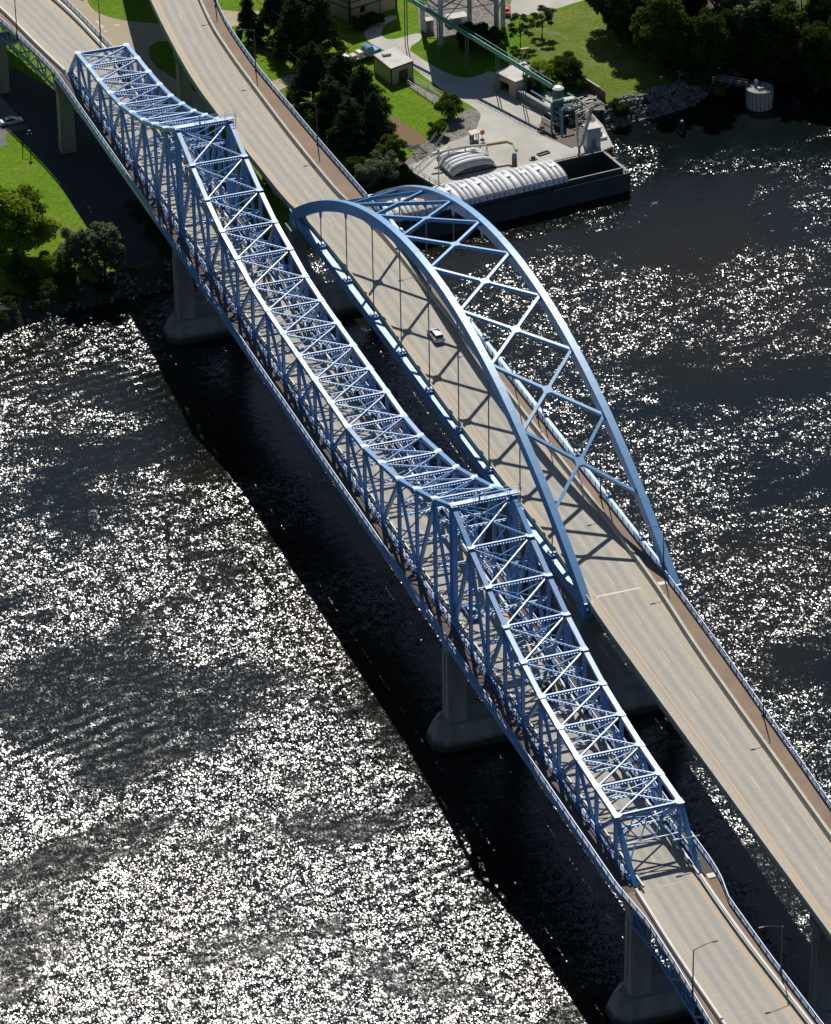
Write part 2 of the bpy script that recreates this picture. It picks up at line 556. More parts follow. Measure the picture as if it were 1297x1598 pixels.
def water_material():
    m, nt, b = nodes_of('river_water')
    tc = nt.nodes.new("ShaderNodeTexCoord")

    def mapped(scale, rz):
        mp = nt.nodes.new("ShaderNodeMapping")
        mp.inputs["Rotation"].default_value = (0, 0, rz)
        mp.inputs["Location"].default_value = WATER_SHIFT
        mp.inputs["Scale"].default_value = scale
        nt.links.new(tc.outputs["Object"], mp.inputs[0])
        return mp.outputs[0]

    def noise(vec, s, det, rough=0.5, dist=0.0):
        n = nt.nodes.new("ShaderNodeTexNoise")
        n.inputs["Scale"].default_value = s
        n.inputs["Detail"].default_value = det
        n.inputs["Roughness"].default_value = rough
        n.inputs["Distortion"].default_value = dist
        nt.links.new(vec, n.inputs["Vector"])
        return n.outputs["Fac"]

    def math_(op, a, c, clamp=False):
        n = nt.nodes.new("ShaderNodeMath"); n.operation = op; n.use_clamp = clamp
        for i, q in enumerate((a, c)):
            if isinstance(q, (int, float)):
                n.inputs[i].default_value = q
            else:
                nt.links.new(q, n.inputs[i])
        return n.outputs[0]

    def mrange(x, a, c, d, e):
        r = nt.nodes.new("ShaderNodeMapRange"); r.interpolation_type = 'SMOOTHSTEP'
        for k, q in zip(("From Min", "From Max", "To Min", "To Max"), (a, c, d, e)):
            r.inputs[k].default_value = q
        nt.links.new(x, r.inputs["Value"])
        return r.outputs[0]
    murk = noise_mix(nt, (0.0125, 0.0095, 0.0022), (0.0040, 0.0075, 0.0078), 0.012, 4, 0.34, 0.52)
    # wind patches: where the surface is ruffled and where it lies slick
    patch = noise(mapped((1.0, 1.45, 1), math.radians(-16)), 0.021, 8, 0.62, 0.5)
    amp = mrange(patch, 0.42, 0.55, WATER_LO, 1.0)
    streak = noise(mapped((0.5, 1.0, 1), math.radians(-24)), 0.14, 5, 0.65, 0.5)
    amp = math_('MULTIPLY', amp, mrange(streak, 0.36, 0.56, 0.6, 1.0))
    clump = noise(mapped((0.7, 1.0, 1), math.radians(-18)), 0.33, 3, 0.6, 0.3)
    amp = math_('MULTIPLY', amp, mrange(clump, 0.34, 0.62, 0.5, 1.12))
    # facets of small waves: each ripple face has a slope of its own

    def vmath(op, a, c):
        n = nt.nodes.new("ShaderNodeVectorMath"); n.operation = op
        for i, q in enumerate((a, c)):
            if isinstance(q, (tuple, list)):
                n.inputs[i].default_value = q
            else:
                nt.links.new(q, n.inputs[i])
        return n.outputs[0]

    def scaled(a, f):
        n = nt.nodes.new("ShaderNodeVectorMath"); n.operation = 'SCALE'
        nt.links.new(a, n.inputs[0])
        if isinstance(f, (int, float)):
            n.inputs["Scale"].default_value = f
        else:
            nt.links.new(f, n.inputs["Scale"])
        return n.outputs[0]

    def cells(sc, rz, scale):
        v = nt.nodes.new("ShaderNodeTexVoronoi")
        v.inputs["Scale"].default_value = scale
        nt.links.new(mapped(sc, rz), v.inputs["Vector"])
        return vmath('SUBTRACT', v.outputs["Color"], (0.5, 0.5, 0.5))

    def swell(sc, rz, scale, det):
        n = nt.nodes.new("ShaderNodeTexNoise")
        n.inputs["Scale"].default_value = scale
        n.inputs["Detail"].default_value = det
        nt.links.new(mapped(sc, rz), n.inputs["Vector"])
        return vmath('SUBTRACT', n.outputs["Color"], (0.5, 0.5, 0.5))
    slope = scaled(cells((1, 0.62, 1), math.radians(19), WATER_CELL), WATER_K1)
    slope = vmath('ADD', slope, scaled(cells((1, 0.62, 1), math.radians(31), WATER_CELL * 1.55), WATER_K1))
    slope = vmath('ADD', slope, scaled(swell((0.8, 1.0, 1), math.radians(-12), 0.8, 3), WATER_K2))
    slope = scaled(slope, amp)
    slope = vmath('ADD', slope, scaled(swell((0.5, 1.0, 1), math.radians(10), 0.9, 3), WATER_K3))
    # a boat's wake: regular ripples running across the water, fading in and out
    wv = nt.nodes.new("ShaderNodeTexWave")
    wv.bands_direction = 'Y'
    wv.inputs["Scale"].default_value = 0.115
    wv.inputs["Distortion"].default_value = 6.0
    wv.inputs["Detail"].default_value = 2
    wv.inputs["Detail Scale"].default_value = 0.6
    nt.links.new(mapped((1, 1, 1), math.radians(-WAKE_DEG)), wv.inputs["Vector"])
    wk = mrange(noise(mapped((0.6, 1, 1), math.radians(-WAKE_DEG)), 0.016, 2), 0.50, 0.64, 0.0, 1.0)
    wave = math_('MULTIPLY', math_('SUBTRACT', wv.outputs["Fac"], 0.5), math_('MULTIPLY', wk, 0.05))
    cx = nt.nodes.new("ShaderNodeCombineXYZ")
    nt.links.new(wave, cx.inputs[1])
    slope = vmath('ADD', slope, cx.outputs[0])
    flat = vmath('ADD', vmath('MULTIPLY', slope, (1, 1, 0)), (0, 0, 1))
    nn = nt.nodes.new("ShaderNodeVectorMath"); nn.operation = 'NORMALIZE'
    nt.links.new(flat, nn.inputs[0])
    nt.nodes.remove(b)
    df = nt.nodes.new("ShaderNodeBsdfDiffuse")
    nt.links.new(murk, df.inputs["Color"])
    gl = nt.nodes.new("ShaderNodeBsdfGlossy")
    gl.distribution = 'BECKMANN'
    gl.inputs["Color"].default_value = (1, 1, 1, 1)
    gl.inputs["Roughness"].default_value = WATER_ROUGH
    nt.links.new(nn.outputs[0], gl.inputs["Normal"])
    fr = nt.nodes.new("ShaderNodeFresnel")
    fr.inputs["IOR"].default_value = WATER_IOR
    nt.links.new(nn.outputs[0], fr.inputs["Normal"])
    mx = nt.nodes.new("ShaderNodeMixShader")
    nt.links.new(fr.outputs[0], mx.inputs[0])
    nt.links.new(df.outputs[0], mx.inputs[1])
    nt.links.new(gl.outputs[0], mx.inputs[2])
    nt.links.new(mx.outputs[0], nt.nodes["Material Output"].inputs[0])
    return m


WAKE_DEG = 14.0
WATER_SHIFT = (37.0, 211.0, 0.0)
WATER_ROUGH, WATER_IOR, WATER_LO, WATER_CELL, WATER_K1, WATER_K2, WATER_K3 = 0.228, 1.38, 0.26, 3.9, 0.225, 0.42, 0.07
M['water'] = water_material()


# ------------------------------------------------------------------ the setting: river, ground, paths
G = 3.5


def structure(name, mb, mat, smooth=False):
    return mb.build(name, mat, None, smooth, 'structure')


mb = MB()
mb.add([(-2500, -1800, 0), (3000, -1800, 0), (3000, 900, 0), (-2500, 900, 0)], [(0, 1, 2, 3)])
structure('river_water', mb, M['water'])

SHORE = [(-2500, 158), (-600, 158), (-120, 157), (-60, 157), (-37, 158), (-22, 162), (-12, 162.5), (0, 164), (12, 165), (24, 167),
         (36, 172), (46, 182), (54, 187), (60, 188), (80, 188), (92, 190), (97, 195.6), (104, 197), (111, 198.5), (117, 199.5),
         (121, 201), (126, 205), (133, 207), (141, 207.5), (151, 207), (175, 207), (220, 208), (700, 210), (3000, 210)]
pts = []
for (x0, y0), (x1, y1) in zip(SHORE, SHORE[1:]):
    n = 1 if abs(x1 - x0) > 70 else max(1, int(abs(x1 - x0) / 2.0))
    for i in range(n):
        t = i / n
        pts.append((x0 + (x1 - x0) * t, y0 + (y1 - y0) * t + (R.uniform(-.5, .5) if n > 1 else 0)))
pts.append(SHORE[-1])
mb = MB()
prof = [(-3.0, -1.6), (0.0, 0.0), (1.4, 1.5), (2.9, 3.0), (4.6, G), (30, G), (120, G), (3500, G)]
rows = []
for x, y in pts:
    jit = 0 if abs(x) > 200 else 1
    rows.append([(x, y + d + (R.uniform(-.5, .5) * jit if 0 < d < 4 else 0), z + (R.uniform(-.25, .25) * jit if 1 < z < 3 else 0))
                 for d, z in prof])
mb.strip([list(r) for r in zip(*rows)][::-1])
ground = structure('ground', mb, M['grass'])
mb = MB()
mb.strip([[(p[0], p[1] - 0.05, p[2] + 0.03) for p in r] for r in list(zip(*rows))[0:5]][::-1])
structure('river_bank', mb, M['mud'])


def patch(name, poly, mat, dz):
    mb = MB()
    poly = [(p[0], p[1], G + dz) for p in poly]
    a = sum(poly[i][0] * poly[(i + 1) % len(poly)][1] - poly[(i + 1) % len(poly)][0] * poly[i][1] for i in range(len(poly)))
    if a < 0:
        poly = poly[::-1]
    mb.add(poly, [tuple(range(len(poly)))])
    return structure(name, mb, mat)


def rounded(poly, k=2):
    """corner-cutting (Chaikin) of a closed outline"""
    for _ in range(k):
        out = []
        for i, p in enumerate(poly):
            q = poly[(i + 1) % len(poly)]
            out.append((p[0] * .75 + q[0] * .25, p[1] * .75 + q[1] * .25))
            out.append((p[0] * .25 + q[0] * .75, p[1] * .25 + q[1] * .75))
        poly = out
    return poly


patch('paved_plaza', rounded([(11.69, 304.96, 3.50), (20.84, 301.29, 3.50), (17.57, 287.59, 3.50), (17.42, 282.73, 3.50), (18.84, 279.37, 3.50), (21.10, 276.04, 3.50), (24.10, 273.80, 3.50), (30.14, 270.00, 3.50),
      (31.37, 261.28, 3.50), (23.52, 263.06, 3.50), (21.16, 252.56, 3.50), (23.69, 243.29, 3.50), (27.99, 228.60, 3.50), (25.89, 219.89, 3.50), (21.49, 229.58, 3.50), (16.70, 237.93, 3.50),
      (10.81, 248.42, 3.50), (7.00, 273.40, 3.50)], 1), M['plaza'], 0.02)
patch('parking_lot', [(-21.33, 276.22, 3.50), (-12.53, 257.72, 3.50), (-11.92, 249.97, 3.50), (-10.72, 232.88, 3.50), (-15.76, 232.05, 3.50), (-16.59, 227.08, 3.50), (-34.97, 223.31, 3.50)], M['asphalt'], 0.02)
patch('bridge_shade_patch', [(-11.9, 167.6), (-11.9, 190), (-11.9, 214), (-13.0, 225), (-16, 240), (-22, 262), (-6, 262), (2, 240), (3, 214), (15, 205), (16, 190), (15, 171), (10, 169.6), (0, 168.8)], M['lane'], 0.012)  # no paving: flat patch that draws the bridges' shade on the grass
patch('footpath', [(41.03, 273.99, 3.50), (45.69, 270.72, 3.50), (50.21, 269.26, 3.50), (49.48, 265.73, 3.50), (43.76, 263.86, 3.50), (37.91, 264.14, 3.50)], M['plaza'], 0.02)
patch('footpath', [(38.77, 234.33, 3.50), (46.15, 236.96, 3.50), (50.27, 237.63, 3.50), (50.96, 234.72, 3.50), (46.21, 233.00, 3.50), (37.93, 228.83, 3.50)], M['plaza'], 0.02)
patch('drive_apron', rounded([(72.17, 197.42, 3.50), (75.01, 201.31, 3.50), (76.51, 206.42, 3.50), (75.31, 211.37, 3.50), (73.39, 216.32, 3.50), (72.06, 223.35, 3.50), (70.95, 230.71, 3.50), (69.71, 237.87, 3.50),
      (68.07, 241.21, 3.50), (66.45, 246.25, 3.50), (66.94, 250.48, 3.50), (69.19, 254.04, 3.50), (72.40, 255.87, 3.50), (76.17, 256.79, 3.50), (76.39, 254.97, 3.50), (73.27, 253.45, 3.50), (71.20, 250.83, 3.50),
      (70.01, 247.89, 3.50), (70.75, 245.55, 3.50), (72.95, 245.35, 3.50), (75.83, 246.24, 3.50), (78.15, 246.34, 3.50), (77.68, 243.46, 3.50), (72.99, 239.92, 3.50), (73.66, 236.29, 3.50), (74.61, 231.90, 3.50), (76.08, 226.68, 3.50),
      (78.45, 222.45, 3.50), (81.72, 221.80, 3.50), (85.82, 224.12, 3.50), (85.16, 217.16, 3.50), (85.92, 210.36, 3.50), (86.64, 201.75, 3.50), (87.00, 193.09, 3.50), (85.00, 187.97, 3.50), (78.47, 193.05, 3.50)], 1),
      M['drive'], 0.02)
patch('gravel_pad', [(82.36, 259.55, 3.50), (90.22, 262.04, 3.50), (101.65, 256.76, 3.50), (96.85, 242.64, 3.50), (89.65, 244.14, 3.50), (81.19, 241.38, 3.50), (78.35, 247.29, 3.50)], M['gravel'], 0.01)
patch('upper_drive', rounded([(97.95, 247.04, 3.50), (101.48, 254.01, 3.50), (106.26, 263.45, 3.50), (129.65, 264.92, 3.50), (120.62, 249.87, 3.50), (114.98, 248.60, 3.50), (108.89, 246.83, 3.50), (103.06, 246.03, 3.50)], 1), M['drive'], 0.02)
patch('patchy_lawn', rounded([(101.04, 243.03, 3.50), (108.55, 245.23, 3.50), (115.74, 247.94, 3.50), (123.39, 249.46, 3.50), (124.77, 234.93, 3.50), (118.84, 213.60, 3.50), (117.74, 204.82, 3.50), (112.27, 201.16, 3.50),
      (107.35, 201.18, 3.50), (101.85, 201.45, 3.50), (101.44, 207.42, 3.50), (100.54, 217.59, 3.50), (97.05, 224.95, 3.50), (95.51, 230.93, 3.50)], 1), M['grass_dry'], 0.01)
patch('wood_floor', [(120.80, 212.82, 3.50), (124.85, 224.62, 3.50), (124.74, 238.40, 3.50), (125.87, 255.59, 3.50), (134.78, 262.86, 3.50), (186.00, 242.31, 3.50), (164.60, 196.67, 3.50), (151.87, 200.42, 3.50), (139.15, 204.17, 3.50), (128.41, 205.82, 3.50)], M['wood_floor'], 0.015)
patch('yard_gravel', [(93.87, 208.49, 3.50), (100.02, 210.91, 3.50), (101.66, 203.77, 3.50), (100.30, 197.59, 3.50), (96.69, 199.02, 3.50), (94.66, 206.24, 3.50)], M['gravel'], 0.018)
patch('bare_earth', rounded([(56.40, 207.45, 3.50), (60.29, 212.23, 3.50), (60.23, 205.93, 3.50), (61.99, 202.09, 3.50), (61.96, 197.12, 3.50), (58.46, 194.19, 3.50), (55.63, 198.40, 3.50)], 1), M['soil'], 0.012)
patch('gravel_strip', rounded([(58.85, 195.26, 3.50), (63.03, 198.56, 3.50), (68.98, 204.34, 3.50), (75.65, 209.31, 3.50), (76.45, 205.17, 3.50), (72.62, 197.87, 3.50), (66.04, 194.88, 3.50),
      (58.09, 189.43, 3.50), (54.77, 187.71, 3.50), (53.74, 189.33, 3.50)], 1), M['gravel'], 0.014)

# ------------------------------------------------------------------ bridge decks: profiles and plan lines
TW = 5.0                                   # half distance between the two truss planes
PA = 7.5                                   # panel of the anchor arms
PM = 8.5                                   # panel of the main span
Y_FAR = 144.5
Y_END = Y_FAR + 10 * PA
Y_NEAR = -10 * PA


def zt(y):                                 # truss bridge: level of the bottom chord
    return 21.0 if y < 130 else 21.0 - (y - 130) * 0.0115


def za(y):                                 # arch bridge: level of the road
    return 21.3 if y < 144 else 21.3 - (y - 144) * 0.004


T_parL = curve([(-140, -6.3), (-110, -5.95), (-91, -5.8), (-78, -5.35), (-75, -5.3)])
T_parR = curve([(-140, 5.6), (-114, 4.8), (-101, 4.4), (-91, 4.15), (-77, 4.3), (-75, 4.4)])
T_railL = curve([(-140, -8.9), (-109, -7.9), (-102, -7.55), (-94, -7.2), (-84, -7.0), (-77.5, -7.6), (-74, -7.8), (100, -7.8), (210, -7.6),
                 (217.5, -7.6), (222, -7.8), (230, -8.5), (240, -9.7), (249, -11.0), (260, -12.8), (275, -15.4), (290, -18.0), (315, -23.5), (340, -29)], True)
T_railR = curve([(-140, 6.9), (-114, 6.2), (-98, 5.9), (-83.6, 5.93), (-78.0, 7.0), (-74, 7.2), (100, 7.3), (210, 7.0), (219, 6.8), (226, 6.2),
                 (240, 5.1), (253, 4.0), (265, 2.3), (278, .2), (290, -2.0), (315, -6.6), (340, -12)], True)
T_parLf = curve([(219, -5.3), (234, -7.1), (255, -9.3), (290, -15.2), (340, -26)])
T_parRf = curve([(219, 5.0), (232.5, 4.2), (243, 3.4), (254, 2.1), (290, -4.0), (340, -14)])

A_L = curve([(-180, 15.2), (-97, 15.95), (-75, 16.1), (-50, 16.3), (-24, 16.55), (-5, 16.85), (4, 17.45), (60, 17.5), (140, 17.5), (147, 16.7),
             (165, 16.2), (188, 15.9), (205, 16.1), (227, 17.7), (246, 19.7), (275, 24.0), (330, 35)])
A_R = curve([(-180, 22.8), (-74, 25.9), (-63, 26.2), (-37, 26.9), (-20, 27.5), (0, 28.65), (17, 28.95), (60, 28.95), (106, 28.8), (133, 28.4),
             (147, 26.6), (158, 26.2), (176, 26.0), (197, 26.2), (214, 26.5), (228, 27.2), (241, 28.7), (275, 33.4), (330, 45)])
A_rail = curve([(-180, 26.0), (-68, 29.2), (-56, 29.7), (-37, 30.4), (-18, 31.05), (0, 31.45), (60, 31.4), (130, 31.3), (149, 30.9), (169, 30.3),
                (187, 29.95), (206, 29.65), (220, 30.0), (230, 30.6), (240, 31.8), (275, 36.4), (330, 48)])
A_org = curve([(-180, 15.9), (-86, 17.75), (-65, 18.15), (-46, 18.55), (-25, 18.75), (0, 19.05), (40, 19.6), (90, 19.5), (141, 18.2), (165, 17.8),
               (188, 17.5), (205, 17.7), (227, 19.2), (246, 21.2), (275, 25.5), (330, 36.5)])
A_wht = curve([(-180, 21.2), (-78, 24.3), (-54, 25.0), (-34, 25.65), (-12, 26.2), (0, 26.6), (40, 26.8), (100, 26.2), (123, 25.5), (140, 25.0),
               (158, 24.3), (176, 24.0), (197, 24.1), (214, 24.4), (228, 25.1), (241, 26.6), (275, 31.4), (330, 43)])


def slab(mb, fl, fr, fz, ys, th, fu=None):
    """solid deck slab between two plan lines with metric uv"""
    ref = fl if fu is None else fu
    top = [[(fl(y), y, fz(y)), (fr(y), y, fz(y))] for y in ys]
    uvt = [[(fl(y) - ref(y), y), (fr(y) - ref(y), y)] for y in ys]
    mb.strip([r[::-1] for r in top], [r[::-1] for r in uvt])
    mb.strip([[(a[0], a[1], a[2] - th), (b[0], b[1], b[2] - th)] for a, b in top])
    mb.strip([[a, (a[0], a[1], a[2] - th)] for a, b in top])
    mb.strip([[(b[0], b[1], b[2] - th), b] for a, b in top])
    for k, rev in ((0, False), (-1, True)):
        a, b = top[k]
        q = [a, b, (b[0], b[1], b[2] - th), (a[0], a[1], a[2] - th)]
        mb.add(q, [(0, 1, 2, 3) if not rev else (3, 2, 1, 0)])


def line_sheet(mb, fx, w, fz, ys, lift=0.006):
    mb.strip([[(fx(y) + w / 2, y, fz(y) + lift), (fx(y) - w / 2, y, fz(y) + lift)] for y in ys])


def wall_along(mb, fx, ys, fz, x0, x1, h, base=0.0, b0=None, b1=None):
    """parapet between offsets x0..x1 of a plan line (wider foot b0..b1 for a safety shape)"""
    b0 = x0 if b0 is None else b0
    b1 = x1 if b1 is None else b1
    mb.sweep([[(fx(y) + b0, y, fz(y) + base), (fx(y) + b1, y, fz(y) + base), (fx(y) + x1, y, fz(y) + h), (fx(y) + x0, y, fz(y) + h)] for y in ys])


def railing(root, fx, ys_end, fz, base, h, mat, step=2.4, bars=5, name='railing', posts_name='railing_infill'):
    """handrail and posts with horizontal bars; the small pieces are joined as one part"""
    y0, y1 = ys_end
    ys = frange(y0, y1, step)
    mb = MB()
    mb.sweep([[(fx(y) - .06, y, fz(y) + base + h - .05), (fx(y) + .06, y, fz(y) + base + h - .05),
               (fx(y) + .06, y, fz(y) + base + h + .05), (fx(y) - .06, y, fz(y) + base + h + .05)] for y in ys])
    mb.build('handrail', mat, root)
    mb = MB()
    for y in ys:
        x, z = fx(y), fz(y) + base
        mb.box(x - .05, x + .05, y - .06, y + .06, z, z + h)
    for k in range(bars):
        zz = base + h * (0.08 + 0.82 * k / bars)
        mb.sweep([[(fx(y) - .012, y, fz(y) + zz - .06), (fx(y) + .012, y, fz(y) + zz - .06),
                   (fx(y) + .012, y, fz(y) + zz + .06), (fx(y) - .012, y, fz(y) + zz + .06)] for y in ys])
    mb.build(posts_name, mat, root, kind='stuff')


# ------------------------------------------------------------------ the cantilever truss bridge
TB = thing('truss_bridge', (0, Y_NEAR, 21.0),
           'long blue steel truss bridge with two humped peaks carrying a covered two lane road', 'bridge')
S = M['steel']
# panel points from the near end to the far end: (y, height of the top chord above the water)
zn = [18.9, 16.1, 13.4, 11.5, 9.85, 8.95, 8.2, 7.85, 7.65]
zm = [21.3, 18.0, 15.1, 12.75, 11.45, 10.1, 9.6, 9.4, 9.32, 9.22, 9.16, 9.05, 9.75, 11.35, 13.0, 15.75, 18.7, 22.2]
zf = [6.95, 7.45, 7.8, 8.4, 9.3, 11.0, 12.85, 15.4, 18.0]
NODES = []
for j in range(10, 0, -1):
    NODES.append((-PA * j, 21.0 + zn[j - 1] if j < 10 else None))
for k in range(17, -1, -1):
    NODES.append((Y_FAR - PM * k, 21.0 + zm[k]))
for j in range(1, 11):
    NODES.append((Y_FAR + PA * j, 21.0 + zf[9 - j] if j < 10 else None))
N = len(NODES)                              # 38 panel points, 0 and 37 are the ends
I_T1, I_T2 = 10, 27                         # the two towers
PEAK = {1, 3, 5, 7, 9, 11, 13, 15, 28, 30, 32, 34, 36, 26, 24, 22, 21, 19, 18, 16}
HINGE = {15, 22}
for s in (-1, 1):
    x = s * TW
    vx = (1, 0, 0)
    for i in range(N - 1):
        (y0, t0), (y1, t1) = NODES[i], NODES[i + 1]
        b0, b1 = (x, y0, zt(y0)), (x, y1, zt(y1))
        m = MB(); m.bar(b0, b1, 0.60, 0.62); m.build('bottom_chord', S, TB)
        if t0 and t1:
            m = MB(); m.bar((x, y0, t0), (x, y1, t1), 0.78, 0.66); m.build('top_chord', S, TB)
    for i in (0, N - 1):
        j = 1 if i == 0 else N - 2
        m = MB(); m.bar((x, NODES[i][0], zt(NODES[i][0]) + 0.2), (x, NODES[j][0], NODES[j][1]), 0.74, 0.72)
        m.build('end_post', S, TB)
    for i in range(1, N - 1):
        y, t = NODES[i]
        zb = zt(y)
        if i in (I_T1, I_T2):
            for dy in (-0.55, 0.55):
                m = MB(); m.ladder((x, y + dy, zb + .3), (x, y + dy, t - .3), 0.42, 0.8, vx, 14, 0.3, 0.35); m.build('tower_post', S, TB)
        else:
            h = t - zb
            m = MB(); m.ladder((x, y, zb + .3), (x, y, t - .3), 0.58, 0.5, vx, max(5, int(h / 1.15)), 0.22, 0.38); m.build('post', S, TB)
        # connection plates at the joints
        m = MB()
        m.box(x - .47, x + .47, y - .75, y + .75, t + .335, t + .365)
        m.box(x - s * .40 - .34, x - s * .40 + .34, y - .5, y + .5, t + .30, t + .334)
        m.build('joint_plate', S, TB)
        if i in HINGE:
            m = MB(); m.cyl((x - .55, y + .9, t), (x + .55, y + .9, t), .30, n=10); m.build('hinge_pin', M['steel_dark'], TB)
        if i in PEAK:
            for j, solid in ((i + 1, True), (i - 1, False)):
                if i == 22 and j == 21: continue
                if i == 15 and j == 16: continue
                yj = NODES[j][0]
                p, q = Vector((x, y, t - .3)), Vector((x, yj, zt(yj) + .25))
                m = MB()
                if solid:
                    m.bar(p, q, 0.52, 0.56)
                    m.build('solid_diagonal', S, TB)
                else:
                    m.ladder(q, p, 0.56, 0.42, vx, max(6, int((p - q).length / 1.15)), 0.22, 0.38)
                    m.build('laced_diagonal', S, TB)
# cross members over the road
for i in range(1, N - 1):
    y, t = NODES[i]
    m = MB(); m.ladder((-TW + .3, y, t - .06), (TW - .3, y, t - .08), 0.54, 0.26, (0, 1, 0), 19, 0.24, 0.4); m.bar((-TW + .3, y, t + .26), (TW - .3, y, t + .26), .30, .07); m.build('top_strut', S, TB)
    if i < N - 2:
        y1, t1 = NODES[i + 1]
        k = 0.06
        for sx, dz in ((-1, .12), (1, .05)):
            a, b = Vector((sx * TW, y, t + dz)), Vector((-sx * TW, y1, t1 + dz))
            m = MB(); m.bar(a.lerp(b, k), a.lerp(b, 1 - k), 0.20, 0.07)
            m.ladder(a.lerp(b, k) - Vector((0, 0, .18)), a.lerp(b, 1 - k) - Vector((0, 0, .18)), 0.26, 0.14, (a - b).cross(Vector((0, 0, 1))), 18, 0.27, 0.42)
            m.build('top_lateral', S, TB)
    # sway frame: lower strut and two crossed braces under the top strut
    zl = max(zt(y) + 5.3, t - 3.4) if t - zt(y) < 12 else t - 4.2
    m = MB(); m.ladder((-TW + .3, y, zl), (TW - .3, y, zl), 0.40, 0.18, (0, 1, 0), 12, 0.27, 0.4); m.build('sway_strut', S, TB)
    for sx in (-1, 1):
        m = MB(); m.bar((sx * (TW - .4), y - sx * .12, t - .4), (-sx * (TW - .4), y - sx * .12, zl + .2), 0.14, 0.16); m.build('sway_brace', S, TB)
    if t - zt(y) > 12:
        z2 = zt(y) + 6.2
        m = MB(); m.ladder((-TW + .3, y, z2), (TW - .3, y, z2), 0.46, 0.2, (0, 1, 0), 12, 0.27, 0.4); m.build('sway_strut', S, TB)
        for sx in (-1, 1):
            m = MB(); m.bar((sx * (TW - .4), y - sx * .14, zl - .2), (-sx * (TW - .4), y - sx * .14, z2 + .2), 0.14, 0.16); m.build('sway_brace', S, TB)
# end portals: a laced frame between the sloping end posts
for i, j in ((0, 1), (N - 1, N - 2)):
    y0, y1, t1 = NODES[i][0], NODES[j][0], NODES[j][1]
    P = lambda xx, f: Vector((xx, y0 + (y1 - y0) * f, zt(y0) + .2 + (t1 - zt(y0) - .2) * f))
    m = MB(); m.bar(P(-TW + .3, .985), P(TW - .3, .985), 0.3, 0.32); m.build('portal_strut', S, TB)
    m = MB(); m.bar(P(-TW + .3, .60), P(TW - .3, .60), 0.16, 0.16); m.build('portal_strut', S, TB)
    for k in range(4):
        xa, xb = -TW + .3 + k * (2 * TW - .6) / 4, -TW + .3 + (k + 1) * (2 * TW - .6) / 4
        for fa, fb in ((.96, .62), (.62, .96)):
            m = MB(); m.bar(P(xa, fa), P(xb, fb), 0.15, 0.15); m.build('portal_lattice', S, TB)
    for s in (-1, 1):
        m = MB(); m.bar(P(s * (TW - .3), .36), P(s * (TW - 1.9), .60), 0.18, 0.2); m.build('knee_brace', S, TB)
# floor beams and stringers under the deck, fascia girders outside the walkways
for i in range(N):
    y = NODES[i][0]
    m = MB(); m.hexa([(-4.9, y - .2, zt(y) - 1.15), (4.9, y - .2, zt(y) - 1.15), (4.9, y + .2, zt(y) - 1.15), (-4.9, y + .2, zt(y) - 1.15), (-7.6, y - .2, zt(y) - .32), (7.1, y - .2, zt(y) - .32), (7.1, y + .2, zt(y) - .32), (-7.6, y + .2, zt(y) - .32)]); m.build('floor_beam', S, TB)
YS = [p[0] for p in NODES]
for x in (-3.0, -1.0, 1.0, 3.0):
    m = MB(); m.sweep([[(x - .12, y, zt(y) - .31), (x + .12, y, zt(y) - .31), (x + .12, y, zt(y) + .08), (x - .12, y, zt(y) + .08)] for y in YS])
    m.build('stringer', S, TB)
for s, f in ((-1, T_railL), (1, T_railR)):
    m = MB(); m.sweep([[(f(y) - .12, y, zt(y) - .62), (f(y) + .12, y, zt(y) - .62), (f(y) + .12, y, zt(y) + .42), (f(y) - .12, y, zt(y) + .42)] for y in frange(Y_NEAR - 1.5, Y_END + .5, 4)])
    m.build('fascia_girder', S, TB)
YT = frange(Y_NEAR - 1.4, Y_END + .4, 5)
ztr = lambda y: zt(y) + 0.40
m = MB(); slab(m, lambda y: -4.62, lambda y: 4.62, ztr, YT, 0.28, lambda y: -5.4); m.build('roadway', M['road_truss'], TB)
m = MB(); slab(m, lambda y: T_railL(y) + .14, lambda y: -5.36, lambda y: zt(y) + .46, frange(Y_NEAR - 1.5, Y_END + .5, 5), 0.14); m.build('walkway', M['walk_shaded'], TB)
m = MB(); slab(m, lambda y: 5.36, lambda y: T_railR(y) - .14, lambda y: zt(y) + .46, frange(Y_NEAR - 1.5, Y_END + .5, 5), 0.14); m.build('walkway', M['walk_shaded'], TB)
for s in (-1, 1):
    m = MB(); m.sweep([[(s * 4.3 - .13, y, ztr(y) + .42), (s * 4.3 + .13, y, ztr(y) + .42), (s * 4.3 + .13, y, ztr(y) + .88), (s * 4.3 - .13, y, ztr(y) + .88)] for y in YT])
    m.build('guard_rail', M['guard'], TB)
    m = MB()
    for y in frange(Y_NEAR, Y_END, 2.5):
        m.box(s * 4.3 - .1, s * 4.3 + .1, y - .1, y + .1, ztr(y), ztr(y) + .86)
    m.build('guard_posts', M['guard'], TB, kind='stuff')
m = MB(); line_sheet(m, lambda y: -3.35, .14, ztr, YT); m.build('edge_line', M['faded_line'], TB)
m = MB(); line_sheet(m, lambda y: 3.55, .22, ztr, YT); m.build('edge_line', M['orange_line'], TB)
y = Y_NEAR + 3
while y < Y_END - 4:
    m = MB(); line_sheet(m, lambda y: 0.0, .14, ztr, [y, y + 3.6]); m.build('lane_dash', M['white_line'], TB)
    y += 12.2
railing(TB, T_railL, (Y_NEAR - 1.5, Y_END + .5), zt, .44, 1.05, S, 2.5, 4)
railing(TB, T_railR, (Y_NEAR - 1.5, Y_END + .5), zt, .44, 1.05, S, 2.5, 4)
railing(TB, lambda y: -5.44, (Y_NEAR + 1, Y_END - 1), zt, .44, 1.25, S, 1.9, 5, posts_name='inner_railing_infill')
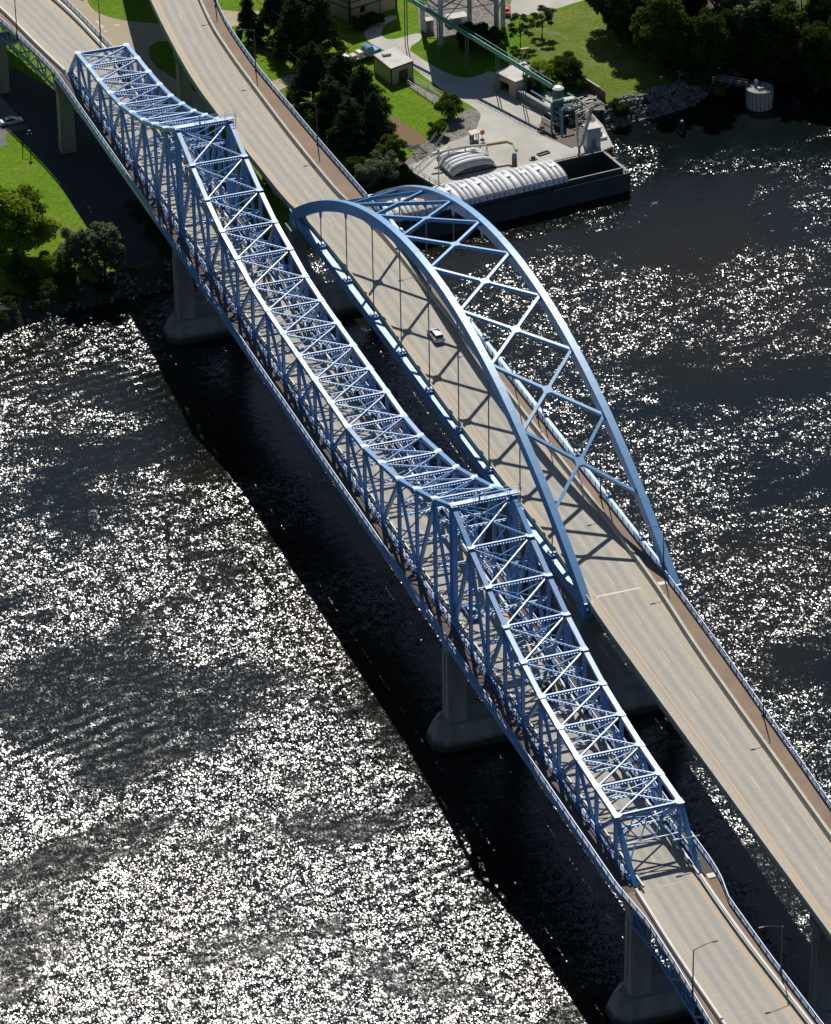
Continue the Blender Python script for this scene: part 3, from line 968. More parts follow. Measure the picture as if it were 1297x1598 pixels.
railing(TB, lambda y: 5.44, (Y_NEAR + 1, Y_END - 1), zt, .44, 1.25, S, 1.9, 5, posts_name='inner_railing_infill')
m = MB(); m.tube([(-5.75, y, zt(y) + .62) for y in YS], .16, 6); m.build('conduit', M['steel_dark'], TB)
# inspection catwalks with thin rails across the two tower tops, and a ladder down a tower post
for i in (I_T1, I_T2):
    y, t = NODES[i]
    m = MB(); m.box(-TW - .3, TW + 1.1, y - .5, y + .5, t + .42, t + .50); m.build('catwalk', S, TB)
    m = MB()
    for yy in (y - .48, y + .48):
        for hh in (.55, 1.1):
            m.bar((-1.5, yy, t + .5 + hh), (TW + 1.1, yy, t + .5 + hh), .05, .05)
        for xx in (-1.5, .4, 2.3, 4.2, TW + 1.1):
            m.bar((xx, yy, t + .5), (xx, yy, t + 1.62), .06, .06, (1, 0, 0))
    m.build('catwalk_railing', S, TB, kind='stuff')
    m = MB()
    for xx in (TW + .5, TW + .95):
        m.bar((xx, y - .7, zt(y) + 1), (xx, y - .7, t + 1.4), .06, .06, (0, 1, 0))
    for k in range(int((t - zt(y)) / .45)):
        m.bar((TW + .5, y - .7, zt(y) + 1 + k * .45), (TW + .95, y - .7, zt(y) + 1 + k * .45), .04, .04)
    m.build('tower_ladder', M['guard'], TB, kind='stuff')
    m = MB(); m.cyl((-.6, y + .1, t + .5), (-.6, y + .1, t + 1.5), .16, .12, 8); m.cyl((-.6, y + .1, t + 1.5), (-.6, y + .1, t + 1.95), .2, .14, 8)
    m.build('beacon', M['guard'], TB)

# ------------------------------------------------------------------ approach spans of the truss bridge


def truss_approach(label, y0, y1, parL, parR, railL, railR, joint):
    fz = lambda y: zt(y) + .40
    lo, hi = min(y0, y1), max(y0, y1)
    root = thing('approach_span', (0, joint, zt(joint)), label, 'bridge span')
    ys = frange(lo, hi, 3)
    m = MB(); slab(m, parL, parR, fz, ys, .5, lambda y: parL(y)); m.build('roadway', M['road_truss'], root)
    m = MB(); slab(m, lambda y: railL(y) + .1, lambda y: parL(y) - .36, lambda y: fz(y) + .05, ys, .35); m.build('walkway', M['walk'], root)
    m = MB(); slab(m, lambda y: parR(y) + .36, lambda y: railR(y) - .1, lambda y: fz(y) + .05, ys, .35); m.build('walkway', M['walk'], root)
    m = MB(); wall_along(m, parL, ys, fz, -.38, .0, .82, -.3); m.build('parapet', M['parapet_white'], root)
    m = MB(); wall_along(m, parR, ys, fz, .0, .38, .82, -.3); m.build('parapet', M['parapet_white'], root)
    m = MB(); m.sweep([[(parR(y) - .16, y, fz(y) + .3), (parR(y) - .04, y, fz(y) + .3), (parR(y) - .04, y, fz(y) + .62), (parR(y) - .16, y, fz(y) + .62)] for y in ys]); m.build('guard_rail', M['guard'], root)
    m = MB(); line_sheet(m, lambda y: parL(y) + 2.0, .14, fz, ys); m.build('edge_line', M['faded_line'], root)
    m = MB(); line_sheet(m, lambda y: parR(y) - .95, .22, fz, ys); m.build('edge_line', M['orange_line'], root)
    y = joint + (-3 if y1 < y0 else 5)
    stepy = -12.2 if y1 < y0 else 12.2
    while lo + 4 < y < hi - 4:
        c = lambda q: .5 * (parL(q) + 2.0 + parR(q) - .95) + .15
        m = MB(); line_sheet(m, c, .14, fz, [y - 1.8, y + 1.8]); m.build('lane_dash', M['white_line'], root)
        y += stepy
    railing(root, railL, (lo, hi), fz, .05, 1.05, S, 2.3, 4)
    railing(root, railR, (lo, hi), fz, .05, 1.05, S, 2.3, 4)
    # fascia trusses below the deck
    for f, o in ((railL, .45), (railR, -.45)):
        yy = frange(joint + (-2.5 if y1 < y0 else 2.5), y1, 4.4)
        for k in range(len(yy) - 1):
            a, b = yy[k], yy[k + 1]
            zz = lambda q: zt(q) - 3.4
            m = MB(); m.bar((f(a) + o, a, zz(a)), (f(b) + o, b, zz(b)), .34, .34); m.build('lower_chord', S, root)
            m = MB(); m.bar((f(a) + o, a, zt(a) - .3), (f(b) + o, b, zt(b) - .3), .34, .5); m.build('upper_chord', S, root)
            p, q = (a, b) if k % 2 else (b, a)
            m = MB(); m.bar((f(p) + o, p, zz(p)), (f(q) + o, q, zt(q) - .4), .24, .24); m.build('web_diagonal', S, root)
            m = MB(); m.bar((f(a) + o, a, zz(a)), (f(a) + o, a, zt(a) - .4), .2, .2, (0, 1, 0)); m.build('web_post', S, root)
    for k, y in enumerate(frange(joint + (-3 if y1 < y0 else 3), y1, 8.8)):
        m = MB(); m.bar((railL(y) + .4, y, zt(y) - .9), (railR(y) - .4, y, zt(y) - .9), .35, .9); m.build('floor_beam', S, root)
        m = MB(); m.bar((railL(y) + .4, y, zt(y) - 3.3), (railR(y) - .4, y, zt(y) - 3.3), .22, .22); m.build('lower_strut', S, root)
    return root


NEAR_SPAN = truss_approach('straight road span with white kerb walls beyond the near portal of the blue truss', -76.6, -138, T_parL, T_parR, T_railL, T_railR, -76.6)
FAR_SPAN = truss_approach('curving road span beyond the far portal of the blue truss, over the paved plaza', 220.2, 338, T_parLf, T_parRf, T_railL, T_railR, 220.2)
m = MB(); m.box(-5.2, 4.3, -76.62, -76.40, ztr(-76.5) - .2, ztr(-76.5) + .012); m.build('expansion_joint', M['faded_line'], NEAR_SPAN)
m = MB(); m.box(-7.7, -5.7, -76.9, -76.3, 20.9, 21.475); m.build('joint_plate', M['walk'], NEAR_SPAN)
m = MB(); m.box(5.5, 6.7, -77.3, -76.2, 21.44, 21.62); m.build('access_hatch', M['parapet_white'], NEAR_SPAN)

# ------------------------------------------------------------------ the tied arch bridge
XL, XR = 17.15, 32.35
AP = 14.45
AB = thing('arch_bridge', (24.75, 0, 21.3), 'pale blue tied arch bridge with two bow ribs joined by crossed braces', 'bridge')
SA = M['steel_arch']


def rib(t):
    y = Y_FAR * t
    return y, 20.9 + 23.9 * 4 * t * (1 - t)


for x in (XL, XR):
    secs = []
    for i in range(61):
        t = -0.012 + 1.024 * i / 60
        y, z = rib(t)
        y2, z2 = rib(t + .001)
        ty, tz = y2 - y, z2 - z
        l = math.hypot(ty, tz)
        ny, nz = -tz / l, ty / l
        d = 0.95 + 0.12 * abs(2 * t - 1)
        w = .62
        secs.append([(x - w, y - ny * d, z - nz * d), (x + w, y - ny * d, z - nz * d), (x + w, y + ny * d, z + nz * d), (x - w, y + ny * d, z + nz * d)])
    m = MB(); m.sweep(secs); m.build('arch_rib', SA, AB)
    for k in range(1, 10):                     # bolted splice bands on the ribs
        t = (k + .42) / 10
        if not .05 < t < .97: continue
        y, z = rib(t); y2, z2 = rib(t + .004)
        tv = Vector((0, y2 - y, z2 - z)).normalized()
        m = MB(); m.bar(Vector((x, y, z)) - tv * .45, Vector((x, y, z)) + tv * .45, 1.30, 1.97, (0, 0, 1)); m.build('splice_plate', SA, AB)
    # tie girder with the knuckles at its ends
    m = MB(); m.box(x - .55, x + .55, .5, Y_FAR - .5, 19.35, 21.15); m.build('tie_girder', SA, AB)
    for y, s in ((0, 1), (Y_FAR, -1)):
        m = MB()
        m.prism([(x - .72, y - 1.6), (x + .72, y - 1.6), (x + .72, y + 1.9), (x - .72, y + 1.9)], 18.5, 21.35)
        m.build('knuckle', SA, AB)
    for k in range(1, 10):
        y, z = rib(k / 10)
        m = MB()
        for dy in (-.14, .14):
            m.cyl((x, y + dy, 21.1), (x, y + dy, z - 1.6), .06, n=6)
        m.build('hanger', M['cable'], AB)
        m = MB(); m.hexa([(x - .12, y - .3, z - 2.4), (x + .12, y - .3, z - 2.4), (x + .12, y + .3, z - 2.4), (x - .12, y + .3, z - 2.4),
                          (x - .12, y - .65, z - .8), (x + .12, y - .65, z - .8), (x + .12, y + .65, z - .8), (x - .12, y + .65, z - .8)])
        m.build('hanger_plate', SA, AB)
        m = MB(); m.box(x - .62, x + .62, y - .8, y + .8, 20.3, 21.65)
        m.box(x - .50, x - .12, y - .5, y + .5, 21.65, 21.95); m.box(x + .12, x + .50, y - .5, y + .5, 21.65, 21.95)
        m.build('hanger_box', SA, AB)
for k in range(0, 11):
    y = min(max(AP * k, 1.2), Y_FAR - 1.2)
    m = MB(); m.box(XL + .55, XR - .55, y - .35, y + .35, 19.3, 20.85); m.build('floor_beam', SA, AB)
for x in (19.2, 22.0, 24.8, 27.6, 30.2):
    m = MB(); m.box(x - .15, x + .15, 1, Y_FAR - 1, 20.0, 20.99); m.build('stringer', SA, AB)
for k in range(1, 9):                          # crossed lateral bracing between the ribs
    y0, z0 = rib(k / 10); y1, z1 = rib((k + 1) / 10)
    c = Vector(((XL + XR) / 2, (y0 + y1) / 2, (z0 + z1) / 2 + .25))
    nrm = Vector((0, -(z1 - z0), y1 - y0)).normalized()
    for x, y, z in ((XL, y0, z0), (XR, y0, z0), (XL, y1, z1), (XR, y1, z1)):
        e = Vector((x + (.5 if x == XL else -.5), y, z + .25))
        m = MB(); m.bar(e, c + (e - c).normalized() * .55, 0.52, 0.62, nrm); m.build('lateral_brace', SA, AB)
    m = MB()
    ring = []
    for i in range(8):
        a = math.pi / 4 * i
        r = 1.25 if i % 2 else .8
        ring.append(c + Vector((1, 0, 0)) * (r * math.cos(a + math.pi / 8 * 0)) + nrm.cross(Vector((1, 0, 0))) * (r * math.sin(a)))
    m.sweep([[p - nrm * .33 for p in ring], [p + nrm * .33 for p in ring]]); m.build('brace_hub', SA, AB)
YA = frange(-.02, Y_FAR + .02, 4)
m = MB(); slab(m, A_L, A_R, za, YA, .3, lambda y: A_L(y)); m.build('roadway', M['road_arch'], AB)
m = MB(); slab(m, lambda y: A_R(y) + .56, lambda y: A_rail(y) + .1, lambda y: za(y) + .06, YA, .3); m.build('walkway', M['walk'], AB)


def arch_deck_furniture(root, ys):
    m = MB(); wall_along(m, A_L, ys, za, 0, .26, .86, -.5, 0, .44); m.build('safety_wall', M['concrete'], root)
    m = MB(); wall_along(m, A_R, ys, za, .18, .55, .86, -.3, 0, .55); m.build('safety_wall', M['concrete'], root)
    m = MB(); m.sweep([[(A_R(y) + .02, y, za(y) + .86), (A_R(y) + .14, y, za(y) + .86), (A_R(y) + .14, y, za(y) + 1.02), (A_R(y) + .02, y, za(y) + 1.02)] for y in ys]); m.build('guard_rail', M['guard'], root)
    m = MB(); line_sheet(m, A_org, .26, za, ys); m.build('edge_line', M['orange_line'], root)
    m = MB(); line_sheet(m, A_wht, .16, za, ys); m.build('edge_line', M['faded_line'], root)


arch_deck_furniture(AB, YA)
railing(AB, A_rail, (.4, Y_FAR - .4), za, .06, 1.2, SA, 2.4, 5)
mid = lambda y: .5 * (A_org(y) + A_wht(y)) + .1


def dashes(root, y0, y1, first):
    y = first
    while y < y1 - 2:
        if y > y0 + 2:
            m = MB(); line_sheet(m, mid, .14, za, [y - 1.8, y + 1.8]); m.build('lane_dash', M['white_line'], root)
        y += 12.2


dashes(AB, 0, Y_FAR, 4.2)


def arch_approach(label, y0, y1, joint):
    lo, hi = min(y0, y1), max(y0, y1)
    root = thing('approach_span', (24, joint, 21.3), label, 'bridge span')
    ys = frange(lo, hi, 3)
    m = MB(); slab(m, A_L, A_R, za, ys, .3, lambda y: A_L(y)); m.build('roadway', M['road_arch'], root)
    m = MB(); slab(m, lambda y: A_R(y) + .56, lambda y: A_rail(y) + .1, lambda y: za(y) + .06, ys, .3); m.build('walkway', M['walk'], root)
    arch_deck_furniture(root, ys)
    railing(root, A_rail, (lo, hi), za, .06, 1.2, S, 2.4, 5)
    for k in range(4):
        f = .08 + .28 * k
        gx = lambda y: A_L(y) + 1.7 + (A_rail(y) - A_L(y) - 3.2) * (k / 3)
        m = MB(); m.sweep([[(gx(y) - .25, y, za(y) - 2.0), (gx(y) + .25, y, za(y) - 2.0), (gx(y) + .12, y, za(y) - .31), (gx(y) - .12, y, za(y) - .31)] for y in ys])
        m.build('girder', M['pier'], root)
    return root


ANEAR = arch_approach('wide straight road span leading from the arch towards the viewer over open water', -.04, -150, -.04)
AFAR = arch_approach('wide road span curving away behind the arch beside the dark pines', Y_FAR + .04, 330, Y_FAR + .04)
dashes(ANEAR, -150, -.4, -117.8)
dashes(AFAR, Y_FAR + .4, 330, 150.6)
m = MB(); m.box(19.1, 26.7, -.22, .16, 21.1, 21.318); m.build('expansion_joint', M['parapet_white'], AB)
m = MB(); m.box(29.6, 31.2, -.5, .4, 21.2, 21.372); m.build('expansion_joint', M['parapet_white'], AB)

# ------------------------------------------------------------------ piers


def water_pier(x0, x1, y, ztop, cols, label, cw=2.8, cd=2.9, zc=4.1, nose=1.8):
    root = thing('bridge_pier', ((x0 + x1) / 2, y, 0), label, 'bridge pier', 'concrete piers standing in the river')
    hy = 3.5
    def ringf(a, b, h, z, c):
        return [(a + c, y - h, z), (b - c, y - h, z), (b, y - h + c, z), (b, y + h - c, z), (b - c, y + h, z), (a + c, y + h, z), (a, y + h - c, z), (a, y - h + c, z)]
    m = MB()
    m.sweep([ringf(x0 - .6, x1 + .6, hy + .5, -2.5, nose), ringf(x0, x1, hy, .8, nose), ringf(x0 + .9, x1 - .9, hy - .6, zc - .5, nose), ringf(x0 + 1.5, x1 - 1.5, hy - 1.1, zc, nose)])
    m.build('footing', M['pier'], root)
    for cx in cols:
        m = MB()
        w, d = cw / 2, cd / 2
        def sect(k, z):
            ww, dd = w * k, d * k
            return [(cx - ww, y - dd, z), (cx + ww, y - dd, z), (cx + ww, y + dd, z), (cx - ww, y + dd, z)]
        m.sweep([sect(1.1, zc - .01), sect(1.0, ztop - 3), sect(1.0, ztop - 2.2), sect(1.25, ztop - 1.2), sect(1.25, ztop)])
        # recessed slot framed by two raised strips on the outer face
        s = -1 if cx < (x0 + x1) / 2 else 1
        for dy in (-.8, .8):
            m.box(min(cx + s * w * 1.0, cx + s * (w * 1.12)), max(cx + s * w * 1.0, cx + s * (w * 1.12)), y + dy - .45, y + dy + .45, zc, ztop - 3.2)
        m.build('column', M['pier'], root)
    m = MB(); m.box(cols[0] + cw * .4, cols[-1] - cw * .4, y - .9, y + .9, ztop - 3.4, ztop - .6); m.build('cross_beam', M['pier'], root)
    return root


water_pier(-9.4, 9.4, .2, 19.75, (-5.1, 5.1), 'concrete pier in the river under the nearer peak of the blue truss')
water_pier(-9.0, 9.4, Y_FAR + .2, 19.7, (-5.1, 5.1), 'concrete pier near the grassy bank under the farther peak of the blue truss')
water_pier(-9.4, 9.4, -76.6, 19.75, (-5.1, 5.1), 'concrete pier under the near portal end of the blue truss')
water_pier(12.6, 36.6, -.4, 18.5, (17.2, 32.3), 'concrete pier under the near foot of the blue arch')
water_pier(12.6, 36.6, Y_FAR + .2, 18.5, (17.2, 32.3), 'concrete pier under the far foot of the blue arch')
water_pier(15.4, 32.0, -89.5, 18.9, (18.3, 27.6), 'concrete pier under the wide plain road, close to the bottom edge', 2.4)


def land_pier(x0, x1, y, ztop, label, w=2.6, skew=0):
    root = thing('land_pier', ((x0 + x1) / 2, y, G), label, 'bridge pier', 'concrete piers standing on the bank')
    for cx in (x0 + w / 2, x1 - w / 2):
        m = MB(); m.obox((cx, y), (1, 0), (0, 1), w / 2, 1.2, G - .5, ztop - 1.8, .12); m.build('column', M['pier'], root)
    m = MB(); m.box(x0 - .3, x1 + .3, y - 1.2, y + 1.2, ztop - 1.8, ztop); m.build('cap_beam', M['pier'], root)
    return root


land_pier(-7.6, 6.8, Y_END + .6, zt(Y_END) - 1.2, 'tall pale pier on the grass at the far portal of the blue truss', 3.0)
land_pier(-12.2, 3.4, 251.5, zt(251.5) - 3.6, 'shorter pier under the curving road near the parked white car')
land_pier(-19.5, -4.6, 290, zt(290) - 3.6, 'pier under the curving road beyond the plaza')
land_pier(17.4, 28.6, 186, za(186) - 2.5, 'pier in deep shade under the road behind the arch')
land_pier(19.0, 29.8, 226, za(226) - 2.5, 'pier in shade under the upper bend of the wide road')


# ------------------------------------------------------------------ the loading dock and its barge
M['barge_hull'] = simple('dark_barge_steel', (0.035, 0.045, 0.06), (0.055, 0.06, 0.07), 0.7, 0.3, stretch=(1, 1, 0.3))
M['barge_rim'] = simple('scuffed_rim', (0.40, 0.38, 0.34), (0.22, 0.20, 0.18), 0.8, 0.8)
M['hold'] = simple('dark_hold', (0.03, 0.028, 0.026), (0.05, 0.045, 0.04), 0.9, 0.5)
M['cover'] = simple('white_fibreglass', (0.74, 0.76, 0.78), (0.60, 0.62, 0.64), 0.5, 0.7)
M['pink'] = simple('faded_red_plate', (0.55, 0.28, 0.20), (0.48, 0.25, 0.18), 0.7)
M['sheetpile'] = simple('rusty_sheet_pile', (0.13, 0.095, 0.065), (0.08, 0.06, 0.045), 0.9, 0.5, stretch=(1, 1, 0.3))
M['green'] = simple('sea_green_paint', (0.10, 0.36, 0.28), (0.08, 0.28, 0.23), 0.5, 0.8)
M['green_dark'] = simple('dark_green_paint', (0.05, 0.15, 0.11), (0.05, 0.12, 0.09), 0.6, 0.8)
M['teal'] = simple('teal_pipe', (0.07, 0.30, 0.32), (0.06, 0.25, 0.28), 0.45, 0.8)
M['bluepipe'] = simple('blue_pipe', (0.07, 0.18, 0.33), (0.06, 0.15, 0.28), 0.5, 0.8)
M['offwhite'] = simple('offwhite_steel', (0.55, 0.53, 0.48), (0.40, 0.38, 0.34), 0.6, 0.8)
M['rust'] = simple('rusty_steel', (0.22, 0.13, 0.075), (0.14, 0.09, 0.055), 0.85, 1.2)
M['yellow'] = simple('ochre_steel', (0.42, 0.27, 0.06), (0.34, 0.22, 0.06), 0.6, 1.0)
M['orange'] = simple('orange_sign', (0.80, 0.22, 0.03), (0.75, 0.2, 0.03), 0.5)
M['tan_wall'] = simple('tan_wall', (0.46, 0.39, 0.27), (0.40, 0.34, 0.24), 0.9, 0.5)
M['trim'] = simple('dark_brown_trim', (0.05, 0.035, 0.03), (0.06, 0.045, 0.035), 0.7)
M['roof'] = simple('pale_roof', (0.60, 0.59, 0.55), (0.50, 0.49, 0.46), 0.9, 0.4)
M['white'] = simple('white_paint', (0.75, 0.75, 0.74), (0.66, 0.66, 0.65), 0.5, 0.6)
M['silo'] = simple('silo_concrete', (0.58, 0.60, 0.63), (0.48, 0.50, 0.53), 0.8, 0.3, stretch=(1, 1, .2))
M['stone'] = simple('riprap_stone', (0.27, 0.255, 0.24), (0.075, 0.072, 0.07), 0.95, 0.8, lo=.3, hi=.7)
M['wood'] = simple('dark_wet_timber', (0.05, 0.04, 0.03), (0.035, 0.03, 0.025), 0.9, 1.0)
M['brown_wall'] = simple('brown_retaining_wall', (0.21, 0.13, 0.10), (0.17, 0.11, 0.085), 0.95, 0.6)

DOCK = [(53.90, 188.27, 3.40), (57.35, 176.39, 3.40), (74.45, 178.30, 3.40), (92.15, 180.41, 3.40), (95.59, 181.82, 3.40), (97.26, 191.43, 3.40), (97.13, 199.07, 3.40), (94.96, 206.99, 3.40), (91.20, 211.72, 3.40), (86.00, 210.56, 3.40), (76.53, 205.36, 3.40), (72.25, 197.61, 3.40), (65.64, 195.26, 3.40), (58.35, 190.16, 3.40)]
dock = thing('loading_dock', (DOCK[2][0], DOCK[2][1], 0), 'pale concrete loading dock with sheet pile walls beside the covered barge', 'dock')
m = MB(); m.prism(DOCK, 3.1, 3.56); m.build('deck_slab', M['drive'], dock)
# sheet pile wall: folded plates along the water sides
path = [DOCK[13], DOCK[0], DOCK[1], DOCK[3], DOCK[4], DOCK[5]]
prof = []
for a, b in zip(path, path[1:]):
    a, b = Vector(a), Vector(b)
    d = (b - a); L = d.length; d.normalize(); n_ = Vector((d.y, -d.x, 0))
    k = 0
    s_ = 0.0
    while s_ < L - .3:
        prof.append(a + d * s_ + n_ * (0.02 if k % 2 else -.16)); s_ += .45 if k % 2 else .55
        prof.append(a + d * min(s_, L) + n_ * (0.02 if k % 2 else -.16)); s_ += .25; k += 1
m = MB(); m.strip([[(p[0], p[1], -2), (p[0], p[1], 3.1)] for p in prof]); m.build('sheet_pile_wall', M['sheetpile'], dock)
a, b = Vector(DOCK[1]), Vector(DOCK[3])
m = MB(); m.bar(a + Vector((.3, .25, .32)), b + Vector((0, .25, .32)), .35, .35); m.build('edge_kerb', M['barge_rim'], dock)
d = (b - a).normalized()
for k in range(9):
    p = a + d * (3 + k * 3.9) + Vector((-.1, .75, 0))
    m = MB(); m.bar(p + d * -.9 + Vector((0, 0, .27)), p + d * .9 + Vector((0, 0, .27)), .3, .2); m.build('timber_block', M['barge_rim'], dock)


def fence_line(name, pts, h, label, cat, mat, posts=2.2, rails=(1.0, .5), r=.05, group=None):
    root = thing(name, (pts[0][0], pts[0][1], pts[0][2]), label, cat, group)
    for k in rails:
        m = MB(); m.tube([(p[0], p[1], p[2] + h * k) for p in pts], r, 5); m.build('rail', mat, root)
    for a, b in zip(pts, pts[1:]):
        a, b = Vector(a), Vector(b)
        n = max(1, int((b - a).length / posts))
        for i in range(n + 1):
            p = a.lerp(b, i / n)
            m = MB(); m.cyl(p, p + Vector((0, 0, h)), r, n=5); m.build('post', mat, root)
    return root


fence_line('dock_railing', [(53.83, 187.34, 3.56), (55.69, 182.08, 3.56), (57.30, 176.96, 3.56)], 1.1, 'white pipe railing along the short left edge of the dock', 'railing', M['offwhite'], 1.5, (1.0, .55), .07)
fence_line('stair_railing', [(54.13, 185.93, 3.60), (58.64, 190.93, 4.40), (62.90, 194.38, 6.00)], 1.0, 'thin grey stair railing climbing from the dock corner, outer of two', 'railing', M['guard'], 3)
fence_line('stair_railing', [(56.09, 185.76, 3.60), (61.16, 191.16, 4.40), (65.93, 195.97, 6.00)], 1.0, 'thin grey stair railing climbing from the dock corner, nearer the domed covers', 'railing', M['guard'], 3)

# barge
BA = Vector((94.0, 168.8, 0))
BU = Vector((-0.9948, -0.102, 0))
BV = Vector((-0.102, 0.9948, 0))
BW, BL = 10.0, 60.0
barge = thing('barge', tuple(BA + BU * (BL / 2) + BV * (BW / 2)), 'long dark steel barge with white ribbed covers and one open hold', 'barge')
bp = lambda s, v, z: BA + BU * s + BV * v + Vector((0, 0, z))


def bbox(m, s0, s1, v0, v1, z0, z1):
    m.hexa([bp(s0, v0, z0), bp(s1, v0, z0), bp(s1, v1, z0), bp(s0, v1, z0), bp(s0, v0, z1), bp(s1, v0, z1), bp(s1, v1, z1), bp(s0, v1, z1)][::1])


def flip(m):
    m.f = [f[::-1] for f in m.f]
    return m


for nm, args in (('side_plate', (0, BL, 0, .9, -.6, 4.0)), ('side_plate', (0, BL, BW - .9, BW, -.6, 4.0)), ('end_plate', (0, 1.3, .9, BW - .9, -.6, 4.0)), ('end_plate', (BL - 2, BL, .9, BW - .9, -.6, 4.0))):
    m = MB(); bbox(m, *args); flip(m).build(nm, M['barge_hull'], barge)
m = MB(); bbox(m, 1.3, BL - 2, .9, BW - .9, .2, .5); flip(m).build('hold_floor', M['hold'], barge)
for nm, args in (('coaming', (1.4, 59, .75, .93, 4.0, 5.0)), ('coaming', (1.4, 59, BW - .93, BW - .75, 4.0, 5.0)), ('coaming', (1.25, 1.45, .75, BW - .75, 4.0, 5.0))):
    m = MB(); bbox(m, *args); flip(m).build(nm, M['barge_hull'], barge)
for args in ((.0, 17, -.03, .16, 3.96, 4.06), (1.4, 16, .72, .97, 5.0, 5.07), (1.4, 14, BW - .97, BW - .72, 5.0, 5.07), (0, .5, .0, BW, 4.0, 4.09), (1.2, 1.5, .75, BW - .75, 5.0, 5.08)):
    m = MB(); bbox(m, *args); flip(m).build('rim', M['barge_rim'], barge)
for v in (.5, BW - .5):
    m = MB()
    for q in (.35, .85):
        m.cyl(bp(q, v, 4.0), bp(q, v, 4.5), .13, n=8)
    m.build('bollard', M['barge_rim'], barge, kind='stuff')


def cover_mesh(name, s0, length, ribs, z0=5.0, v0=.55, v1=BW - .55, rise=1.5, frame=None):
    f = frame or bp
    nu, nv = ribs * 8 + 1, 14
    m = MB()
    rows = []
    for i in range(nu):
        u = i / (nu - 1)
        c = abs(math.sin(math.pi * u * ribs)) ** 0.7
        row = []
        for j in range(nv + 1):
            w = 2 * j / nv - 1
            e = max(0.0, 1 - abs(w) ** 2.4)
            z = z0 + rise * e ** .75 +   .46 * c * (0.35 + 0.65 * min(1, e * 3))
            vv = (v0 + v1) / 2 + (v1 - v0) / 2 * w * (1 + .035 * c)
            row.append(f(s0 + u * length, vv, z if j not in (0, nv) else z0 - .02))
        rows.append(row)
    m.strip(rows)
    return m


ncov = 14
s0 = 13.4
ln = (58.6 - s0) / ncov
for k in range(ncov):
    if k == 9:
        m = MB(); bbox(m, s0 + k * ln + .4, s0 + (k + 1) * ln - .4, 2.4, 5.6, 6.75, 6.9); flip(m).build('hatch_lid', M['pink'], barge)
    nr = 2 if k % 2 else 3
    cm = cover_mesh('cover', s0 + k * ln, ln - .05, nr)
    o = cm.build('cover', M['cover'], barge, smooth=False)
    sm = MB()
    for q in range(nr):
        ss = s0 + k * ln + (ln - .05) * (q + (0.0 if q else .02)) / nr
        pts_ = []
        for j in range(13):
            w = 2 * j / 12 - 1
            w *= .985
            e = max(0.0, 1 - abs(w) ** 2.4)
            pts_.append((w, 5.0 + 1.5 * e ** .75 + .03))
        sm.sweep([[bp(ss - .13, BW / 2 + (BW / 2 - .5) * w, z + .02), bp(ss + .13, BW / 2 + (BW / 2 - .5) * w, z + .02),
                   bp(ss + .13, BW / 2 + (BW / 2 - .5) * w, z + .13), bp(ss - .13, BW / 2 + (BW / 2 - .5) * w, z + .13)] for w, z in pts_])
    sm.build('seam_shade', M['trim'], o, kind='stuff')  # dark strips draw the gaps and shade in the grooves between ribs
    # moulded lift pads on the ridge
    m = MB(); bbox(m, s0 + k * ln + .9, s0 + k * ln + ln - 1.1, 4.4, 5.5, 6.7, 6.98); flip(m).build('lift_pad', M['cover'], o)

# spare covers stacked on the dock
SC0 = Vector((65.61, 184.19, 3.56))
st = thing('cover_stack', tuple(SC0), 'stack of white ribbed barge covers lying on the dock concrete', 'covers')
for k in range(3):
    fr = lambda u, v, z: SC0 + BV * (u - 3.4) + BU * (v - 5.0) + Vector((0, 0, z))
    cover_mesh('cover', .25 * k, 6.4, 5, .25 + .42 * k, .2 + .2 * k, 9.8 + .2 * k, 1.25, fr).build('stacked_cover', M['cover'], st)
m = MB()
for q in range(6):
    uu = .5 + 6.4 * q / 5
    m.sweep([[fr(uu - .14, 5.4 + 4.75 * w, z), fr(uu + .14, 5.4 + 4.75 * w, z), fr(uu + .14, 5.4 + 4.75 * w, z + .12), fr(uu - .14, 5.4 + 4.75 * w, z + .12)]
             for w, z in [(2 * j / 14 - 1, .25 + .84 + 1.25 * max(0, 1 - abs(2 * j / 14 - 1) ** 2.4) ** .75 + .05) for j in range(15)]])
m.build('seam_shade', M['trim'], st, kind='stuff')  # groove gaps and shade of the stack, laid on as dark strips
m = MB()
for u in (.3, 3.2, 6.2):
    a = SC0 + BV * (u - 3.4) - BU * 4.7; b = SC0 + BV * (u - 3.4) + BU * 4.7
    m.bar(a + Vector((0, 0, .12)), b + Vector((0, 0, .12)), .25, .24)
m.build('timber_skid', M['trim'], st, kind='stuff')

# unloading pipe with its rusty spout
px = [(58.42, 185.77, 6.40), (62.24, 185.91, 6.90), (65.65, 185.65, 7.10), (69.87, 184.68, 7.20), (74.14, 184.51, 7.20), (74.91, 182.98, 7.20), (74.51, 180.52, 7.00)]
up = thing('unloading_pipe', (px[3][0], px[3][1], 3.56), 'long pale unloading pipe bending down into a rusty spout over the dock edge', 'pipe')
m = MB(); m.tube(px[:4], .28, 8); m.build('pale_pipe', M['offwhite'], up)
m = MB(); m.tube(px[3:5], .32, 8); m.build('ochre_section', M['yellow'], up)
m = MB(); m.tube(px[4:], .36, 8); m.build('elbow', M['offwhite'], up)
b0 = Vector((73.69, 179.47, 3.56)); 
m = MB(); m.cyl((b0.x, b0.y, 3.0), (b0.x, b0.y, 6.2), .58, .5, 12); m.build('spout', M['rust'], up)
m = MB(); m.cyl((b0.x, b0.y, 6.1), (b0.x, b0.y, 7.2), .52, .4, 12); m.build('spout_collar', M['bluepipe'], up)
